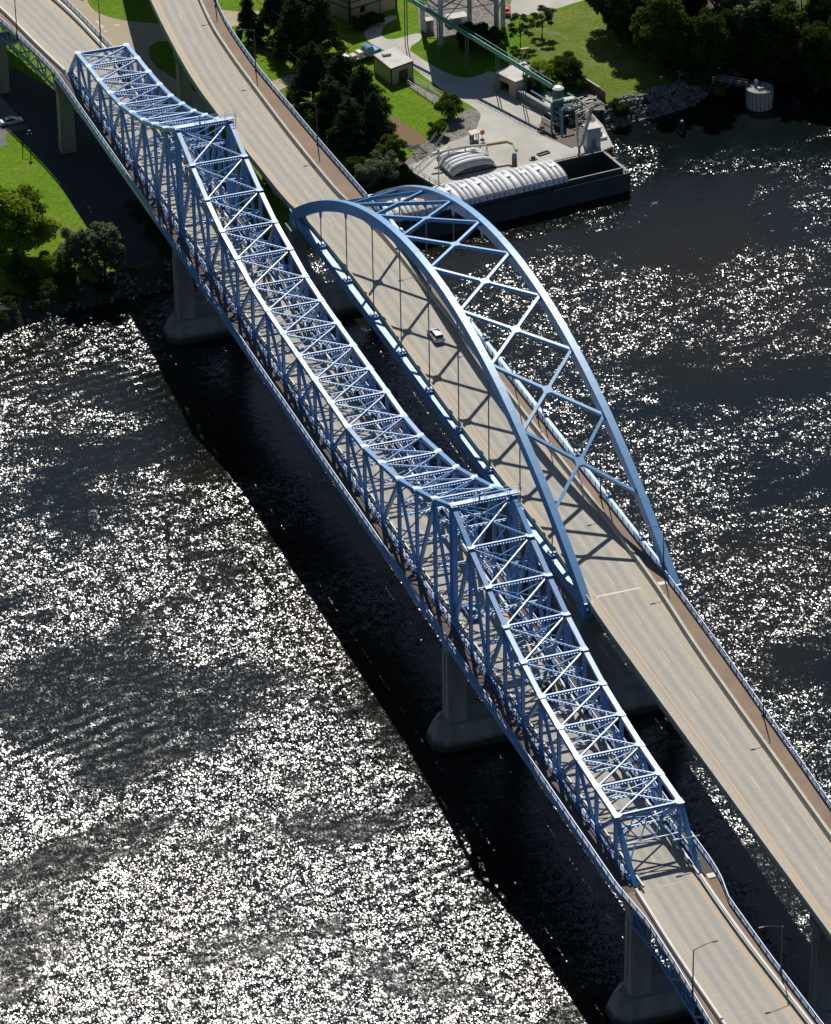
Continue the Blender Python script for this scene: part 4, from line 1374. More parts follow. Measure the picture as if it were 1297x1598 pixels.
for p in (px[1], px[2], px[3]):
    for s_ in (-.5, .5):
        m = MB(); m.bar((p[0] + s_, p[1] + .2, 3.5), (p[0], p[1], p[2] - .2), .12, .12, (0, 1, 0)); m.build('trestle_leg', M['offwhite'], up)
a, b = Vector((59.55, 187.45, 5.70)), Vector((67.89, 185.89, 6.30))
m = MB(); m.bar(a, b, .7, .12); m.build('pipe_walkway', M['offwhite'], up)

bo = Vector((70.48, 193.61, 3.56))
booth = thing('control_booth', tuple(bo), 'small grey roofed control booth behind the long unloading pipe', 'booth')
m = MB(); m.obox(bo, (1, 0), (0, 1), .75, .7, 3.55, 4.2); m.build('base', M['guard'], booth)
m = MB()
for sx in (-.68, .68):
    for sy in (-.62, .62):
        m.box(bo.x + sx - .07, bo.x + sx + .07, bo.y + sy - .07, bo.y + sy + .07, 4.2, 5.7)
m.box(bo.x - .7, bo.x + .2, bo.y + .55, bo.y + .66, 4.2, 5.7)
m.build('wall', M['guard'], booth)
m = MB(); m.hexa([(bo.x - 1.0, bo.y - .95, 5.6), (bo.x + 1.0, bo.y - .95, 5.75), (bo.x + 1.0, bo.y + .95, 5.75), (bo.x - 1.0, bo.y + .95, 5.6),
                  (bo.x - 1.0, bo.y - .95, 5.75), (bo.x + 1.0, bo.y - .95, 5.95), (bo.x + 1.0, bo.y + .95, 5.95), (bo.x - 1.0, bo.y + .95, 5.75)]); m.build('roof', M['offwhite'], booth)

sg = Vector((72.37, 193.92, 3.50))
sign = thing('round_sign', tuple(sg), 'round orange sign on a short post beside the grey booth', 'sign')
m = MB(); m.cyl(sg, sg + Vector((0, 0, 1.6)), .05, n=6); m.build('post', M['dark_metal'], sign)
m = MB(); m.cyl(sg + Vector((0, .03, 1.75)), sg + Vector((0, -.03, 1.75)), .55, n=16); m.build('sign_face', M['orange'], sign)
m = MB(); m.cyl(sg, sg + Vector((0, 0, .25)), .5, .45, 10); m.build('base', M['rubber'], sign)

fp = Vector((56.70, 176.43, 3.50))
fl = thing('floodlight_pole', tuple(fp), 'tall slim floodlight pole at the front corner of the dock', 'lamp post')
m = MB(); m.cyl(fp, fp + Vector((0, 0, 8.4)), .15, .1, 8); m.build('pole', M['offwhite'], fl)
m = MB(); m.bar(fp + Vector((-1.3, 0, 8.3)), fp + Vector((1.0, .2, 8.3)), .5, .22); m.build('lamp_head', M['offwhite'], fl)
m = MB(); m.cyl(fp + Vector((0, 0, 8.4)), fp + Vector((0, 0, 9.0)), .28, .22, 8); m.build('lamp', M['lens'], fl)

# small things lying on the dock
p = Vector((81.43, 183.71, 3.56))
fr = thing('steel_frame', tuple(p), 'narrow dark steel frame lying on the dock near the open hold', 'frame')
d = Vector((.97, .24, 0)); q = Vector((-.24, .97, 0))
for s_ in (-.45, .45):
    m = MB(); m.bar(p - d * 1.3 + q * s_ + Vector((0, 0, .15)), p + d * 1.3 + q * s_ + Vector((0, 0, .15)), .18, .2); m.build('side_bar', M['trim'], fr)
for s_ in (-1.2, 1.2):
    m = MB(); m.bar(p + d * s_ - q * .4 + Vector((0, 0, .18)), p + d * s_ + q * .4 + Vector((0, 0, .18)), .2, .22); m.build('cross_bar', M['trim'], fr)
p = Vector((78.62, 182.07, 3.56))
wn_ = thing('mooring_winch', tuple(p), 'low grey mooring winch by the dock edge', 'winch')
m = MB(); m.box(p.x - .8, p.x + .8, p.y - .35, p.y + .35, 3.56, 3.8); m.build('base', M['barge_rim'], wn_)
m = MB(); m.cyl((p.x - .4, p.y, 4.0), (p.x + .4, p.y, 4.0), .28, n=10); m.build('drum', M['trim'], wn_)

# lattice loading spout above the hold
lp = Vector((88.34, 182.54, 3.40))
ls = thing('loading_spout', (lp.x, lp.y, 3.5), 'pale lattice loading spout narrowing down over the open hold', 'loading spout')
B0 = Vector((lp.x, lp.y - .6, 4.6))
T0, T1 = B0 + Vector((-.3, .3, 7.4)), B0 + Vector((2.9, .6, 8.2))
for dy in (-.45, .45):
    o = Vector((0, dy, 0))
    m = MB(); m.bar(B0 + Vector((-.28, dy * .4, 0)), T0 + o + Vector((-.1, 0, 0)), .2, .2, (0, 1, 0)); m.build('lattice_leg', M['offwhite'], ls)
    m = MB(); m.bar(B0 + Vector((.28, dy * .4, 0)), T1 + o, .2, .2, (0, 1, 0)); m.build('lattice_leg', M['offwhite'], ls)
    n = 8
    for k in range(n):
        f0, f1 = k / n, (k + 1) / n
        a, b = (B0 + Vector((-.28, dy * .4, 0))).lerp(T0 + o, f0), (B0 + Vector((.28, dy * .4, 0))).lerp(T1 + o, f1)
        if k % 2: a, b = (B0 + Vector((.28, dy * .4, 0))).lerp(T1 + o, f0), (B0 + Vector((-.28, dy * .4, 0))).lerp(T0 + o, f1)
        m = MB(); m.bar(a, b, .1, .1, (0, 1, 0)); m.build('lattice_bar', M['offwhite'], ls)
m = MB(); m.bar(T1 + Vector((.3, 0, .2)), B0 + Vector((.55, .1, .3)), .55, .15, (0, 1, 0)); m.build('chute_plate', M['offwhite'], ls)
for dy in (-.45, .45):
    m = MB(); m.bar(T0 + Vector((-.3, dy, .1)), T1 + Vector((.4, dy, .3)), .16, .18); m.build('head_beam', M['offwhite'], ls)
m = MB(); m.bar(T0 + Vector((1.0, 0, .4)), T0 + Vector((1.2, .8, 1.0)), .5, .5); m.build('sheave', M['trim'], ls)
m = MB(); m.cyl(B0 + Vector((0, 0, .4)), B0 + Vector((0, -.3, -2.4)), .22, .3, 8); m.build('hose', M['bluepipe'], ls)
hb = Vector((91.60, 182.47, 3.40))
bh = thing('winch_house', (hb.x, hb.y + 1, 3.5), 'pale blue-grey windowless steel box beside the loading spout on the dock end', 'machine house')
m = MB(); m.box(hb.x - 1.4, hb.x + 1.5, hb.y - .2, hb.y + 2.2, 3.5, 7.8); m.build('body', M['silo'], bh)
m = MB(); m.box(hb.x - 1.55, hb.x + 1.65, hb.y - .35, hb.y + 2.35, 7.8, 8.0); m.build('roof', M['offwhite'], bh)
m = MB(); m.box(hb.x - .4, hb.x + .5, hb.y - .24, hb.y - .2, 3.5, 5.6); m.build('door', M['guard'], bh)
mp_ = Vector((94.66, 185.99, 3.50))
mb_ = thing('mooring_block', tuple(mp_), 'pale concrete mooring block with an orange marker at the dock end', 'block')
m = MB(); m.box(mp_.x - 1.3, mp_.x + 1.0, mp_.y - .9, mp_.y + .7, 3.5, 4.1); m.build('block', M['parapet_white'], mb_)
m = MB(); m.box(mp_.x - .1, mp_.x + .35, mp_.y + .1, mp_.y + .4, 4.1, 4.9); m.build('marker', M['orange'], mb_)
m = MB(); m.cyl((mp_.x - .7, mp_.y - .2, 4.1), (mp_.x - .7, mp_.y - .2, 4.7), .16, n=8); m.build('bollard', M['trim'], mb_)

# conveyor gallery from the silos to the dock, with its legs
g0, g1 = Vector((71.37, 249.08, 14.60)), Vector((88.06, 195.80, 11.60))
cv = thing('conveyor_gallery', (g1.x, g1.y, 3.5), 'long sea-green conveyor gallery sloping from the silos to the dock', 'conveyor')
m = MB(); m.bar(g0, g1, .7, .5); m.build('trough', M['green'], cv)
d = (g1 - g0); L = d.length; d.normalize(); sd = d.cross(Vector((0, 0, 1))).normalized()
for s_ in (-.55, .55):
    m = MB(); m.bar(g0 + sd * s_ + Vector((0, 0, .95)), g1 + sd * s_ + Vector((0, 0, .95)), .08, .08); m.build('handrail', M['green'], cv)
m = MB()
k = 0.0
while k < L:
    for s_ in (-.55, .55):
        p = g0 + d * k + sd * s_
        m.bar(p, p + Vector((0, 0, .95)), .06, .06, (1, 0, 0))
    k += 1.6
m.build('rail_posts', M['green'], cv, kind='stuff')
m = MB(); m.cyl(g0 + Vector((0, 0, .42)), g1 + Vector((0, 0, .42)), .22, n=8); m.build('pipe', M['green'], cv)
for f in (.13, .33, .50, .68, .84):
    p = g0.lerp(g1, f)
    for s_ in (-.3, .3):
        q = p + sd * s_
        m = MB(); m.bar((q.x, q.y, 3.4), (q.x, q.y, p.z), .17, .17, (1, 0, 0)); m.build('leg', M['green_dark'], cv)

tk = Vector((89.90, 197.32, 10.60))
tank = thing('dust_tank', (tk.x, tk.y, 3.5), 'upright green tank with a pale domed lid at the end of the green conveyor', 'tank')
m = MB(); m.cyl((tk.x, tk.y, 6.6), (tk.x, tk.y, 10.4), 1.15, n=18); m.build('shell', M['green_dark'], tank)
m = MB(); m.cyl((tk.x, tk.y, 10.4), (tk.x, tk.y, 10.75), 1.2, .7, 18); m.build('lid', M['white'], tank)
m = MB(); m.cyl((tk.x, tk.y, 5.2), (tk.x, tk.y, 6.6), .35, 1.1, 14); m.build('cone', M['green_dark'], tank)
for a in range(4):
    c, s_ = math.cos(a * math.pi / 2 + .7), math.sin(a * math.pi / 2 + .7)
    m = MB(); m.bar((tk.x + c * 1.1, tk.y + s_ * 1.1, 3.4), (tk.x + c * 1.1, tk.y + s_ * 1.1, 7.2), .16, .16, (1, 0, 0)); m.build('leg', M['green_dark'], tank)

for nm, pts_, mt, r in (('taller teal pipe bent like a hook in front of the green tank', [(86.49, 192.13, 3.60), (87.43, 194.53, 8.60), (87.99, 194.90, 8.90), (90.02, 194.82, 9.00)], 'teal', .24),
                        ('shorter teal pipe bent like a hook beside the lattice spout', [(87.55, 189.22, 3.60), (88.76, 192.31, 7.80), (89.35, 192.76, 8.20), (91.13, 193.09, 8.30)], 'teal', .24),
                        ('straight sea-green pipe slanting down behind the lattice spout', [(93.06, 200.06, 7.40), (94.15, 197.20, 7.20), (95.21, 194.30, 6.60)], 'green', .2),
                        ('long blue pipe running along the wall from the flat dock building', [(85.46, 208.41, 5.60), (87.26, 203.33, 5.40), (88.94, 197.69, 5.20), (88.71, 195.33, 4.60)], 'bluepipe', .22),
                        ('short blue pipe behind the long one, near the green tank', [(87.70, 206.62, 6.00), (88.82, 203.41, 5.80), (89.66, 201.29, 5.60)], 'bluepipe', .2),
                        ('thin grey pipe crossing below the teal hooks', [(86.50, 197.46, 4.60), (87.43, 194.17, 4.50), (88.77, 191.97, 4.40)], 'offwhite', .16)):
    root = thing('process_pipe', (pts_[0][0], pts_[0][1], 3.5), nm, 'pipe', 'pipes of the dock machinery')
    m = MB(); m.tube(pts_, r, 8); m.build('pipe_run', M[mt], root)
    m = MB(); e = Vector(pts_[-1]); m.cyl(e - Vector((.1, 0, 0)), e + Vector((.12, .02, 0)), r * 1.5, n=10); m.build('flange', M['offwhite'], root)
    for f in (pts_[0], pts_[-2]):
        m = MB(); m.bar((f[0], f[1] + .1, 3.4), (f[0], f[1] + .1, f[2]), .12, .12, (1, 0, 0)); m.build('support', M['trim'], root)

# pump sets, blower and steelwork between the pipes: one skid with its machines
pk = Vector((92.17, 196.38, 3.50))
sk = thing('blower_skid', tuple(pk), 'tangle of grey blowers, motors and steelwork at the dock end', 'machinery')
RR = random.Random(5)
for k in range(11):
    x, y = pk.x + RR.uniform(-3.4, 2.8), pk.y + RR.uniform(-2.2, 2.4)
    z = 3.6 + RR.uniform(0, 2.6)
    m = MB(); m.cyl((x - .6, y, z + .45), (x + .7, y + .2, z + .45), .45, .38, 12); m.build('motor', M[RR.choice(['offwhite', 'guard', 'silo'])], sk)
    m = MB(); m.box(x - .7, x + .7, y - .5, y + .5, z - .12, z + .02); m.build('motor_base', M['trim'], sk)
for k in range(24):
    x, y = pk.x + RR.uniform(-4.0, 3.2), pk.y + RR.uniform(-3, 2.8)
    m = MB(); m.bar((x, y, 3.4), (x, y, 5 + RR.uniform(0, 2.8)), .14, .14, (1, 0, 0)); m.build('stanchion', M[RR.choice(['trim', 'guard', 'green_dark'])], sk)
for k in range(26):
    x, y, z = pk.x + RR.uniform(-3.8, 2.4), pk.y + RR.uniform(-2.5, 2.5), 4 + RR.uniform(0, 3)
    dx, dy = RR.choice([(2.2, .2), (-.3, 2.2), (1.6, 1.0)])
    m = MB(); m.bar((x, y, z), (x + dx, y + dy, z + RR.uniform(-.2, .2)), .16, .16); m.build('beam', M[RR.choice(['offwhite', 'trim', 'offwhite', 'rust'])], sk)
for k in range(6):
    x, y, z = pk.x + RR.uniform(-3, 2), pk.y + RR.uniform(-2.6, 2.4), 4.6 + k * .6
    m = MB(); m.box(x - 1.2, x + 1.2, y - .6, y + .6, z, z + .1); m.build('grating', M['guard'], sk)
for k in range(16):
    x, y = pk.x + RR.uniform(-3.8, 2.6), pk.y + RR.uniform(-3.0, 2.6)
    z = 3.57 + RR.choice([0, 0, .9, 1.8])
    w, d_, h_ = RR.uniform(.35, .8), RR.uniform(.3, .7), RR.uniform(.7, 1.7)
    m = MB(); m.box(x - w, x + w, y - d_, y + d_, z, z + h_); m.build('equipment_box', M[RR.choice(['trim', 'green_dark', 'trim', 'silo', 'bluepipe', 'guard'])], sk)
for k in range(7):
    x, y, z = pk.x + RR.uniform(-3.2, 2), pk.y + RR.uniform(-2.5, 2.2), 4.2 + RR.uniform(0, 3)
    a_ = RR.uniform(0, 6.28)
    c_, s_ = math.cos(a_) * 1.4, math.sin(a_) * 1.4
    m = MB(); m.tube([(x, y, z - 1), (x, y, z), (x + c_ * .3, y + s_ * .3, z + .3), (x + c_, y + s_, z + .3)], .17, 7); m.build('duct', M[RR.choice(['offwhite', 'teal', 'rust', 'silo', 'green'])], sk)
PAD = [(83.78, 193.30, 3.56), (87.57, 184.04, 3.56), (90.89, 185.50, 3.56), (96.91, 194.36, 3.56), (96.54, 202.14, 3.56), (92.08, 203.92, 3.56), (87.52, 199.36, 3.56)]
m = MB(); m.prism(PAD, 3.57, 3.64); m.build('dark_pad', M['trim'], sk)
lt = Vector((98.23, 202.89, 3.50))
ts = thing('timber_stack', tuple(lt), 'loose pale planks and poles heaped beside the brown retaining wall', 'planks')
for k in range(12):
    a_ = .25 + RR.uniform(-.35, .35)
    x, y, z = lt.x + RR.uniform(-1.6, 1.8), lt.y + RR.uniform(-1.5, 1.0), 3.62 + .14 * (k % 4)
    m = MB(); m.bar((x - 1.3 * math.cos(a_), y - 1.3 * math.sin(a_), z), (x + 1.3 * math.cos(a_), y + 1.3 * math.sin(a_), z + RR.uniform(-.05, .2)), .22, .12); m.build('plank', M[RR.choice(['offwhite', 'rust', 'barge_rim', 'offwhite'])], ts)
hr = Vector((84.74, 192.92, 3.56))
hs = thing('hose_reel', tuple(hr), 'wire hose reel standing on the dock in front of the teal pipes', 'reel')
for s_ in (-.3, .3):
    m = MB()
    ring = [hr + Vector((s_ + .1 * math.sin(a), math.sin(a) * .9 * .2, 1.0 + .9 * math.cos(a))) + Vector((math.sin(a) * .85, 0, 0)) for a in [i * math.pi / 8 for i in range(17)]]
    m.tube(ring, .05, 5); m.build('reel_rim', M['offwhite'], hs)
m = MB(); m.cyl(hr + Vector((-.3, 0, 1)), hr + Vector((.3, 0, 1)), .3, n=8); m.build('drum', M['trim'], hs)
for s_ in (-.5, .5):
    m = MB(); m.bar(hr + Vector((s_, -.5, 0)), hr + Vector((s_ * .6, 0, 1)), .08, .08, (1, 0, 0)); m.build('stand', M['trim'], hs)

# dock building with flat pale roof and open bay
A_, B_, D_ = Vector((82.92, 216.00, 7.00)), Vector((85.23, 209.23, 7.00)), Vector((90.72, 218.80, 7.00))
C_ = B_ + (D_ - A_)
db = thing('dock_building', (B_.x, B_.y, 3.5), 'low building with flat pale roof and an open bay beside the shaded concrete drive', 'building')
m = MB(); m.prism([A_, B_, C_, D_], 6.8, 7.05); m.build('roof', M['roof'], db)
m = MB()
i_ = lambda p, k: p + ((A_ + B_ + C_ + D_) / 4 - p) * k
P4 = [i_(p, .04) for p in (A_, B_, C_, D_)]
for k, (p, q) in enumerate(((P4[0], P4[1]), (P4[1], P4[2]), (P4[2], P4[3]), (P4[3], P4[0]))):
    p, q = Vector((p.x, p.y, 0)), Vector((q.x, q.y, 0))
    segs = [(0, .28), (.72, 1)] if k == 0 else [(0, 1)]
    for a, b in segs:
        m = MB(); m.bar(p.lerp(q, a) + Vector((0, 0, 5.15)), p.lerp(q, b) + Vector((0, 0, 5.15)), .25, 3.3); m.build('wall', M['tan_wall'], db)
    if k == 0:
        m = MB(); m.bar(p.lerp(q, .28) + Vector((0, 0, 6.4)), p.lerp(q, .72) + Vector((0, 0, 6.4)), .25, .8); m.build('bay_lintel', M['tan_wall'], db)
for p, q in ((A_, B_), (B_, C_), (C_, D_), (D_, A_)):
    m = MB(); m.bar(Vector((p.x, p.y, 7.12)), Vector((q.x, q.y, 7.12)), .3, .22); m.build('roof_edge', M['trim'], db)
w0, w1 = Vector((85.71, 209.80, 3.50)), Vector((89.03, 198.26, 3.50))
rw = thing('dock_wall', (w0.x, w0.y, 3.5), 'stained concrete wall running from the flat roofed building towards the green tank', 'wall')
m = MB(); m.bar(w0 + Vector((.1, .3, .9)), w1 + Vector((0, .3, .9)), .4, 2.0); m.build('wall_face', M['pier'], rw)
m = MB(); m.bar(w0 + Vector((.1, .3, 1.97)), w1 + Vector((0, .3, 1.97)), .5, .14); m.build('coping', M['concrete'], rw)
w0, w1 = Vector((99.98, 210.82, 3.40)), Vector((101.62, 204.01, 3.40))
rw = thing('retaining_wall', (w0.x, w0.y, 3.4), 'brown retaining wall between the lawn and the dock machinery', 'wall')
m = MB(); m.bar(w0 + Vector((0, 0, .9)), w1 + Vector((0, 0, .9)), .3, 2.4); m.build('wall_face', M['brown_wall'], rw)
m = MB(); m.bar(w1 + Vector((0, 0, .9)), w1 + Vector((.25, -2.2, .9)), .3, 2.4); m.build('return_wall', M['brown_wall'], rw)
m = MB(); m.bar(w0 + Vector((0, 0, 2.14)), w1 + Vector((0, 0, 2.14)), .42, .1); m.build('coping', M['concrete'], rw)

sk = Vector((90.98, 219.13, 7.10))
rm = thing('roof_hoist', (sk.x, sk.y, 7.05), 'ochre and white hoist on the flat roof under the green conveyor', 'hoist')
for dx in (-.5, .5):
    m = MB(); m.bar((sk.x + dx, sk.y - .4, 7.05), (sk.x + dx, sk.y - .4, 9.4), .12, .12, (1, 0, 0)); m.build('post', M['offwhite'], rm)
m = MB(); m.box(sk.x - .9, sk.x + .9, sk.y - .7, sk.y - .1, 9.3, 9.7); m.build('head', M['yellow'], rm)

# shed, warehouse, silos
S0 = Vector((62.96, 231.91, 3.50)); S1 = Vector((64.01, 224.61, 3.50)); S2 = Vector((69.27, 226.44, 3.50)); S3 = S2 + (S0 - S1)
shed = thing('pump_shed', tuple(S1), 'small square tan shed with flat pale roof and dark door beside the drive', 'shed')
h = 3.6
cor = [S0, S1, S2, S3]
for k in range(4):
    p, q = cor[k], cor[(k + 1) % 4]
    m = MB(); m.bar(p + Vector((0, 0, h / 2)), q + Vector((0, 0, h / 2)), .2, h); m.build('wall', M['tan_wall'], shed)
    m = MB(); m.bar(p + Vector((0, 0, h + .05)), q + Vector((0, 0, h + .05)), .5, .25); m.build('roof_trim', M['trim'], shed)
    m = MB(); m.box(p.x - .13, p.x + .13, p.y - .13, p.y + .13, 3.5, 3.5 + h); m.build('corner_trim', M['trim'], shed)
m = MB(); m.prism([p + (p - (S0 + S2) / 2) * .05 for p in cor], 3.5 + h + .1, 3.5 + h + .26); m.build('roof', M['roof'], shed)
u_ = (S2 - S1).normalized(); n_ = Vector((u_.y, -u_.x, 0))
c_ = S1.lerp(S2, .55) + n_ * .12
m = MB(); m.bar(c_ - u_ * 1.1 + Vector((0, 0, 1.3)), c_ + u_ * 1.1 + Vector((0, 0, 1.3)), .12, 2.6); m.build('door', M['trim'], shed)
c_ = (S0 * .6 + S2 * .4) + Vector((-.3, 1.0, 0))
m = MB(); m.obox(c_, (1, 0), (0, 1), .9, .45, 3.5 + h + .26, 3.5 + h + .75); m.build('roof_vent', M['roof'], shed)

W1 = Vector((66.21, 256.96, 3.50)); W0 = Vector((62.52, 265.39, 3.50)); W2 = Vector((77.62, 260.04, 3.50)); W3 = W2 + (W0 - W1)
wh = thing('warehouse', tuple(W1), 'tan warehouse with dark horizontal bands at the top edge of the view', 'building')
cor = [W0, W1, W2, W3]
h = 13.0
for k in range(4):
    p, q = cor[k], cor[(k + 1) % 4]
    m = MB(); m.bar(p + Vector((0, 0, h / 2)), q + Vector((0, 0, h / 2)), .3, h); m.build('wall', M['tan_wall'], wh)
    for zz in (2.9, 4.4, 12.8):
        m = MB(); m.bar(p + Vector((0, 0, zz)), q + Vector((0, 0, zz)), .42, .28); m.build('wall_band', M['trim'], wh)
    m = MB(); m.box(p.x - .24, p.x + .24, p.y - .24, p.y + .24, 3.5, 3.5 + h); m.build('corner_trim', M['trim'], wh)
m = MB(); m.prism(cor, 3.5 + h, 3.7 + h); m.build('roof', M['roof'], wh)
u_ = (W2 - W1).normalized(); n_ = Vector((u_.y, -u_.x, 0))
c_ = W1.lerp(W2, .27) + n_ * .18
m = MB(); m.bar(c_ - u_ * .6 + Vector((0, 0, 2.1)), c_ + u_ * .6 + Vector((0, 0, 2.1)), .12, 1.2); m.build('window', M['glass'], wh)
c_ = W1.lerp(W2, .65) + n_ * .2
m = MB(); m.bar(c_, c_ + Vector((0, 0, h)), .16, .16, (1, 0, 0)); m.build('downpipe', M['green_dark'], wh)

sc = Vector((86.8, 244.5, 3.5))
silo = thing('storage_silo', tuple(sc), 'raised storage silo on round white legs with bracing, cut off by the top edge', 'silo')
legs = [(79.08, 247.34, 3.50), (80.08, 239.11, 3.50), (88.75, 245.19, 3.50), (91.97, 237.75, 3.50), (95.25, 242.60, 3.50)]
for p in legs:
    m = MB(); m.cyl(p, (p[0], p[1], 14.5), .52, n=16); m.build('leg', M['silo'], silo)
for a, b in ((0, 1), (1, 2), (2, 3), (3, 4), (0, 2)):
    p, q = Vector(legs[a]), Vector(legs[b])
    m = MB(); m.bar(p + Vector((0, 0, 8.2)), q + Vector((0, 0, 8.2)), .3, .3); m.build('tie_beam', M['silo'], silo)
    m = MB(); m.bar(p + Vector((0, 0, 4.5)), q + Vector((0, 0, 8.0)), .16, .16); m.build('cross_brace', M['offwhite'], silo)
    m = MB(); m.bar(q + Vector((0, 0, 4.5)), p + Vector((0, 0, 8.0)), .16, .16); m.build('cross_brace', M['offwhite'], silo)
m = MB(); m.cyl(sc + Vector((0, 0, 9)), sc + Vector((0, 0, 12)), 4.5, 8.4, 28); m.build('hopper', M['silo'], silo)
m = MB(); m.cyl(sc + Vector((0, 0, 12)), sc + Vector((0, 0, 29)), 8.4, n=36); m.build('drum', M['silo'], silo)
m = MB(); m.cyl(sc + Vector((0, 0, 29)), sc + Vector((0, 0, 31)), 8.5, 1.5, 36); m.build('roof', M['roof'], silo)
for (x, y, w, d_, h_, lb) in ((684, 44, 1.6, 1.2, 2.4, 'grey steel cabinet between the two nearest legs of the silo'), (716, 30, 2.6, 1.5, 1.8, 'low white machine box under the middle of the silo')):
    pass
for P_, w, d_, h_, lb in (((79.97, 246.64, 3.50), 1.0, .8, 2.6, 'grey steel cabinet beside the leftmost leg of the silo'), ((86.79, 248.04, 3.50), 2.2, 1.2, 1.7, 'low white machine housing under the middle of the silo')):
    c = thing('equipment_cabinet', P_, lb, 'cabinet')
    m = MB(); m.box(P_[0] - w, P_[0] + w, P_[1] - d_, P_[1] + d_, 3.5, 3.5 + h_); m.build('housing', M['silo'], c)
    m = MB(); m.box(P_[0] - w - .1, P_[0] + w + .1, P_[1] - d_ - .1, P_[1] + d_ + .1, 3.5 + h_, 3.6 + h_); m.build('lid', M['roof'], c)
    m = MB(); m.box(P_[0] - w * .5, P_[0] + w * .3, P_[1] - d_ - .04, P_[1] - d_, 3.7, 3.3 + h_); m.build('door', M['guard'], c)

fence_line('pipe_fence', [(68.75, 225.00, 3.50), (70.33, 220.13, 3.50), (71.90, 215.30, 3.50)], 1.1, 'white pipe fence behind the stony strip running from the shed, upper of two', 'fence', M['white'], 3.0, (1.0, .5), .07)
fence_line('pipe_fence', [(67.16, 223.68, 3.50), (67.87, 219.49, 3.50), (69.14, 213.82, 3.50)], 1.1, 'white pipe fence in front of the stony strip, closer to the lawn', 'fence', M['white'], 2.4, (1.0, .5), .07)
patch('stony_strip', [(67.05, 223.39, 3.50), (68.89, 224.62, 3.50), (71.66, 215.39, 3.50), (69.42, 213.07, 3.50)], M['gravel'], 0.016)
fence_line('trestle_railing', [(43.03, 184.94, 1.20), (48.99, 186.65, 1.40), (54.08, 188.12, 1.60)], 1.1, 'dark rail on timber posts between the arch and the dock corner', 'railing', M['rust'], 4.0, (1.0, .5), .08)

for k, (a, b) in enumerate((((16.58, 277.43, 3.53), (17.00, 273.11, 3.53)), ((19.46, 273.85, 3.53), (20.72, 273.35, 3.53)), ((16.63, 271.88, 3.53), (17.30, 271.28, 3.53)))):
    m = MB(); a, b = Vector(a), Vector(b); m.bar(a + Vector((0, 0, .004)), b + Vector((0, 0, .004)), .5, .008)
    structure('path_marking', m, M['white_line'])

# caisson with footbridge, and a pile cluster
ck = Vector((132.92, 194.64, 0.00)); ck.z = 0
cs = thing('intake_caisson', tuple(ck), 'round concrete intake tower standing in the shaded water near the wood', 'caisson')
m = MB(); m.cyl((ck.x, ck.y, -2), (ck.x, ck.y, 3.9), 2.75, n=32); m.build('drum', M['concrete'], cs)
m = MB(); m.cyl((ck.x, ck.y, 3.9), (ck.x, ck.y, 4.1), 2.85, n=32); m.build('top_slab', M['pier'], cs)
m = MB()
for i in range(20):
    a = 2 * math.pi * i / 20
    m.box(ck.x + 2.77 * math.cos(a) - .05, ck.x + 2.77 * math.cos(a) + .05, ck.y + 2.77 * math.sin(a) - .05, ck.y + 2.77 * math.sin(a) + .05, -1, 3.85)
m.build('stave_joints', M['pier'], cs, kind='stuff')
m = MB(); m.cyl((ck.x - .3, ck.y + 1.2, 4.1), (ck.x - .3, ck.y + 1.2, 5.3), .16, n=8); m.cyl((ck.x - .3, ck.y + 1.02, 5.1), (ck.x - .3, ck.y + 1.38, 5.1), .4, n=12); m.build('hand_wheel', M['white'], cs)
m = MB()
for s_ in (-.25, .25):
    m.bar((ck.x - .9 + s_, ck.y - 2.75, -1), (ck.x - .9 + s_, ck.y - 2.75, 4.6), .07, .07, (1, 0, 0))
for k in range(9):
    m.bar((ck.x - 1.15, ck.y - 2.75, .2 + k * .45), (ck.x - .65, ck.y - 2.75, .2 + k * .45), .05, .05)
m.build('ladder', M['offwhite'], cs, kind='stuff')
m = MB(); m.box(ck.x - .8, ck.x + .4, ck.y - 1.2, ck.y - .4, 4.1, 4.6); m.build('hatch', M['offwhite'], cs)
f0, f1 = Vector((117.21, 206.29, 4.10)), Vector((130.84, 196.30, 4.10))
fb = thing('footbridge', tuple(f0), 'narrow railed footbridge leading from the lawn to the round intake tower', 'footbridge')
m = MB(); m.bar(f0, f1, 1.3, .25); m.build('deck', M['wood'], fb)
sd = (f1 - f0).normalized().cross(Vector((0, 0, 1)))
for s_ in (-.6, .6):
    for hh in (.55, 1.1):
        m = MB(); m.bar(f0 + sd * s_ + Vector((2.5, 0, hh)), f1 + sd * s_ + Vector((0, 0, hh)), .08, .08); m.build('rail', M['offwhite'], fb)
    m = MB()
    for k in range(9):
        p = f0.lerp(f1, .17 + .83 * k / 8) + sd * s_
        m.bar(p, p + Vector((0, 0, 1.1)), .07, .07, (1, 0, 0))
    m.build('rail_posts', M['offwhite'], fb, kind='stuff')
dp = Vector((113.43, 189.01, 0.00)); dp.z = 0
dl = thing('mooring_dolphin', tuple(dp), 'cluster of leaning dark timber piles with a pale cap standing alone in the water', 'dolphin')
for a in range(3):
    c, s_ = math.cos(a * 2.09 + 2.6), math.sin(a * 2.09 + 2.6)
    m = MB(); m.cyl((dp.x + c * 1.35, dp.y + s_ * 1.0, -1.2), (dp.x + c * .18, dp.y + s_ * .18, 2.6), .27, .22, 8); m.build('pile', M['wood'], dl)
m = MB(); m.cyl((dp.x, dp.y, 2.35), (dp.x, dp.y, 2.75), .42, .2, 10); m.build('cap', M['offwhite'], dl)

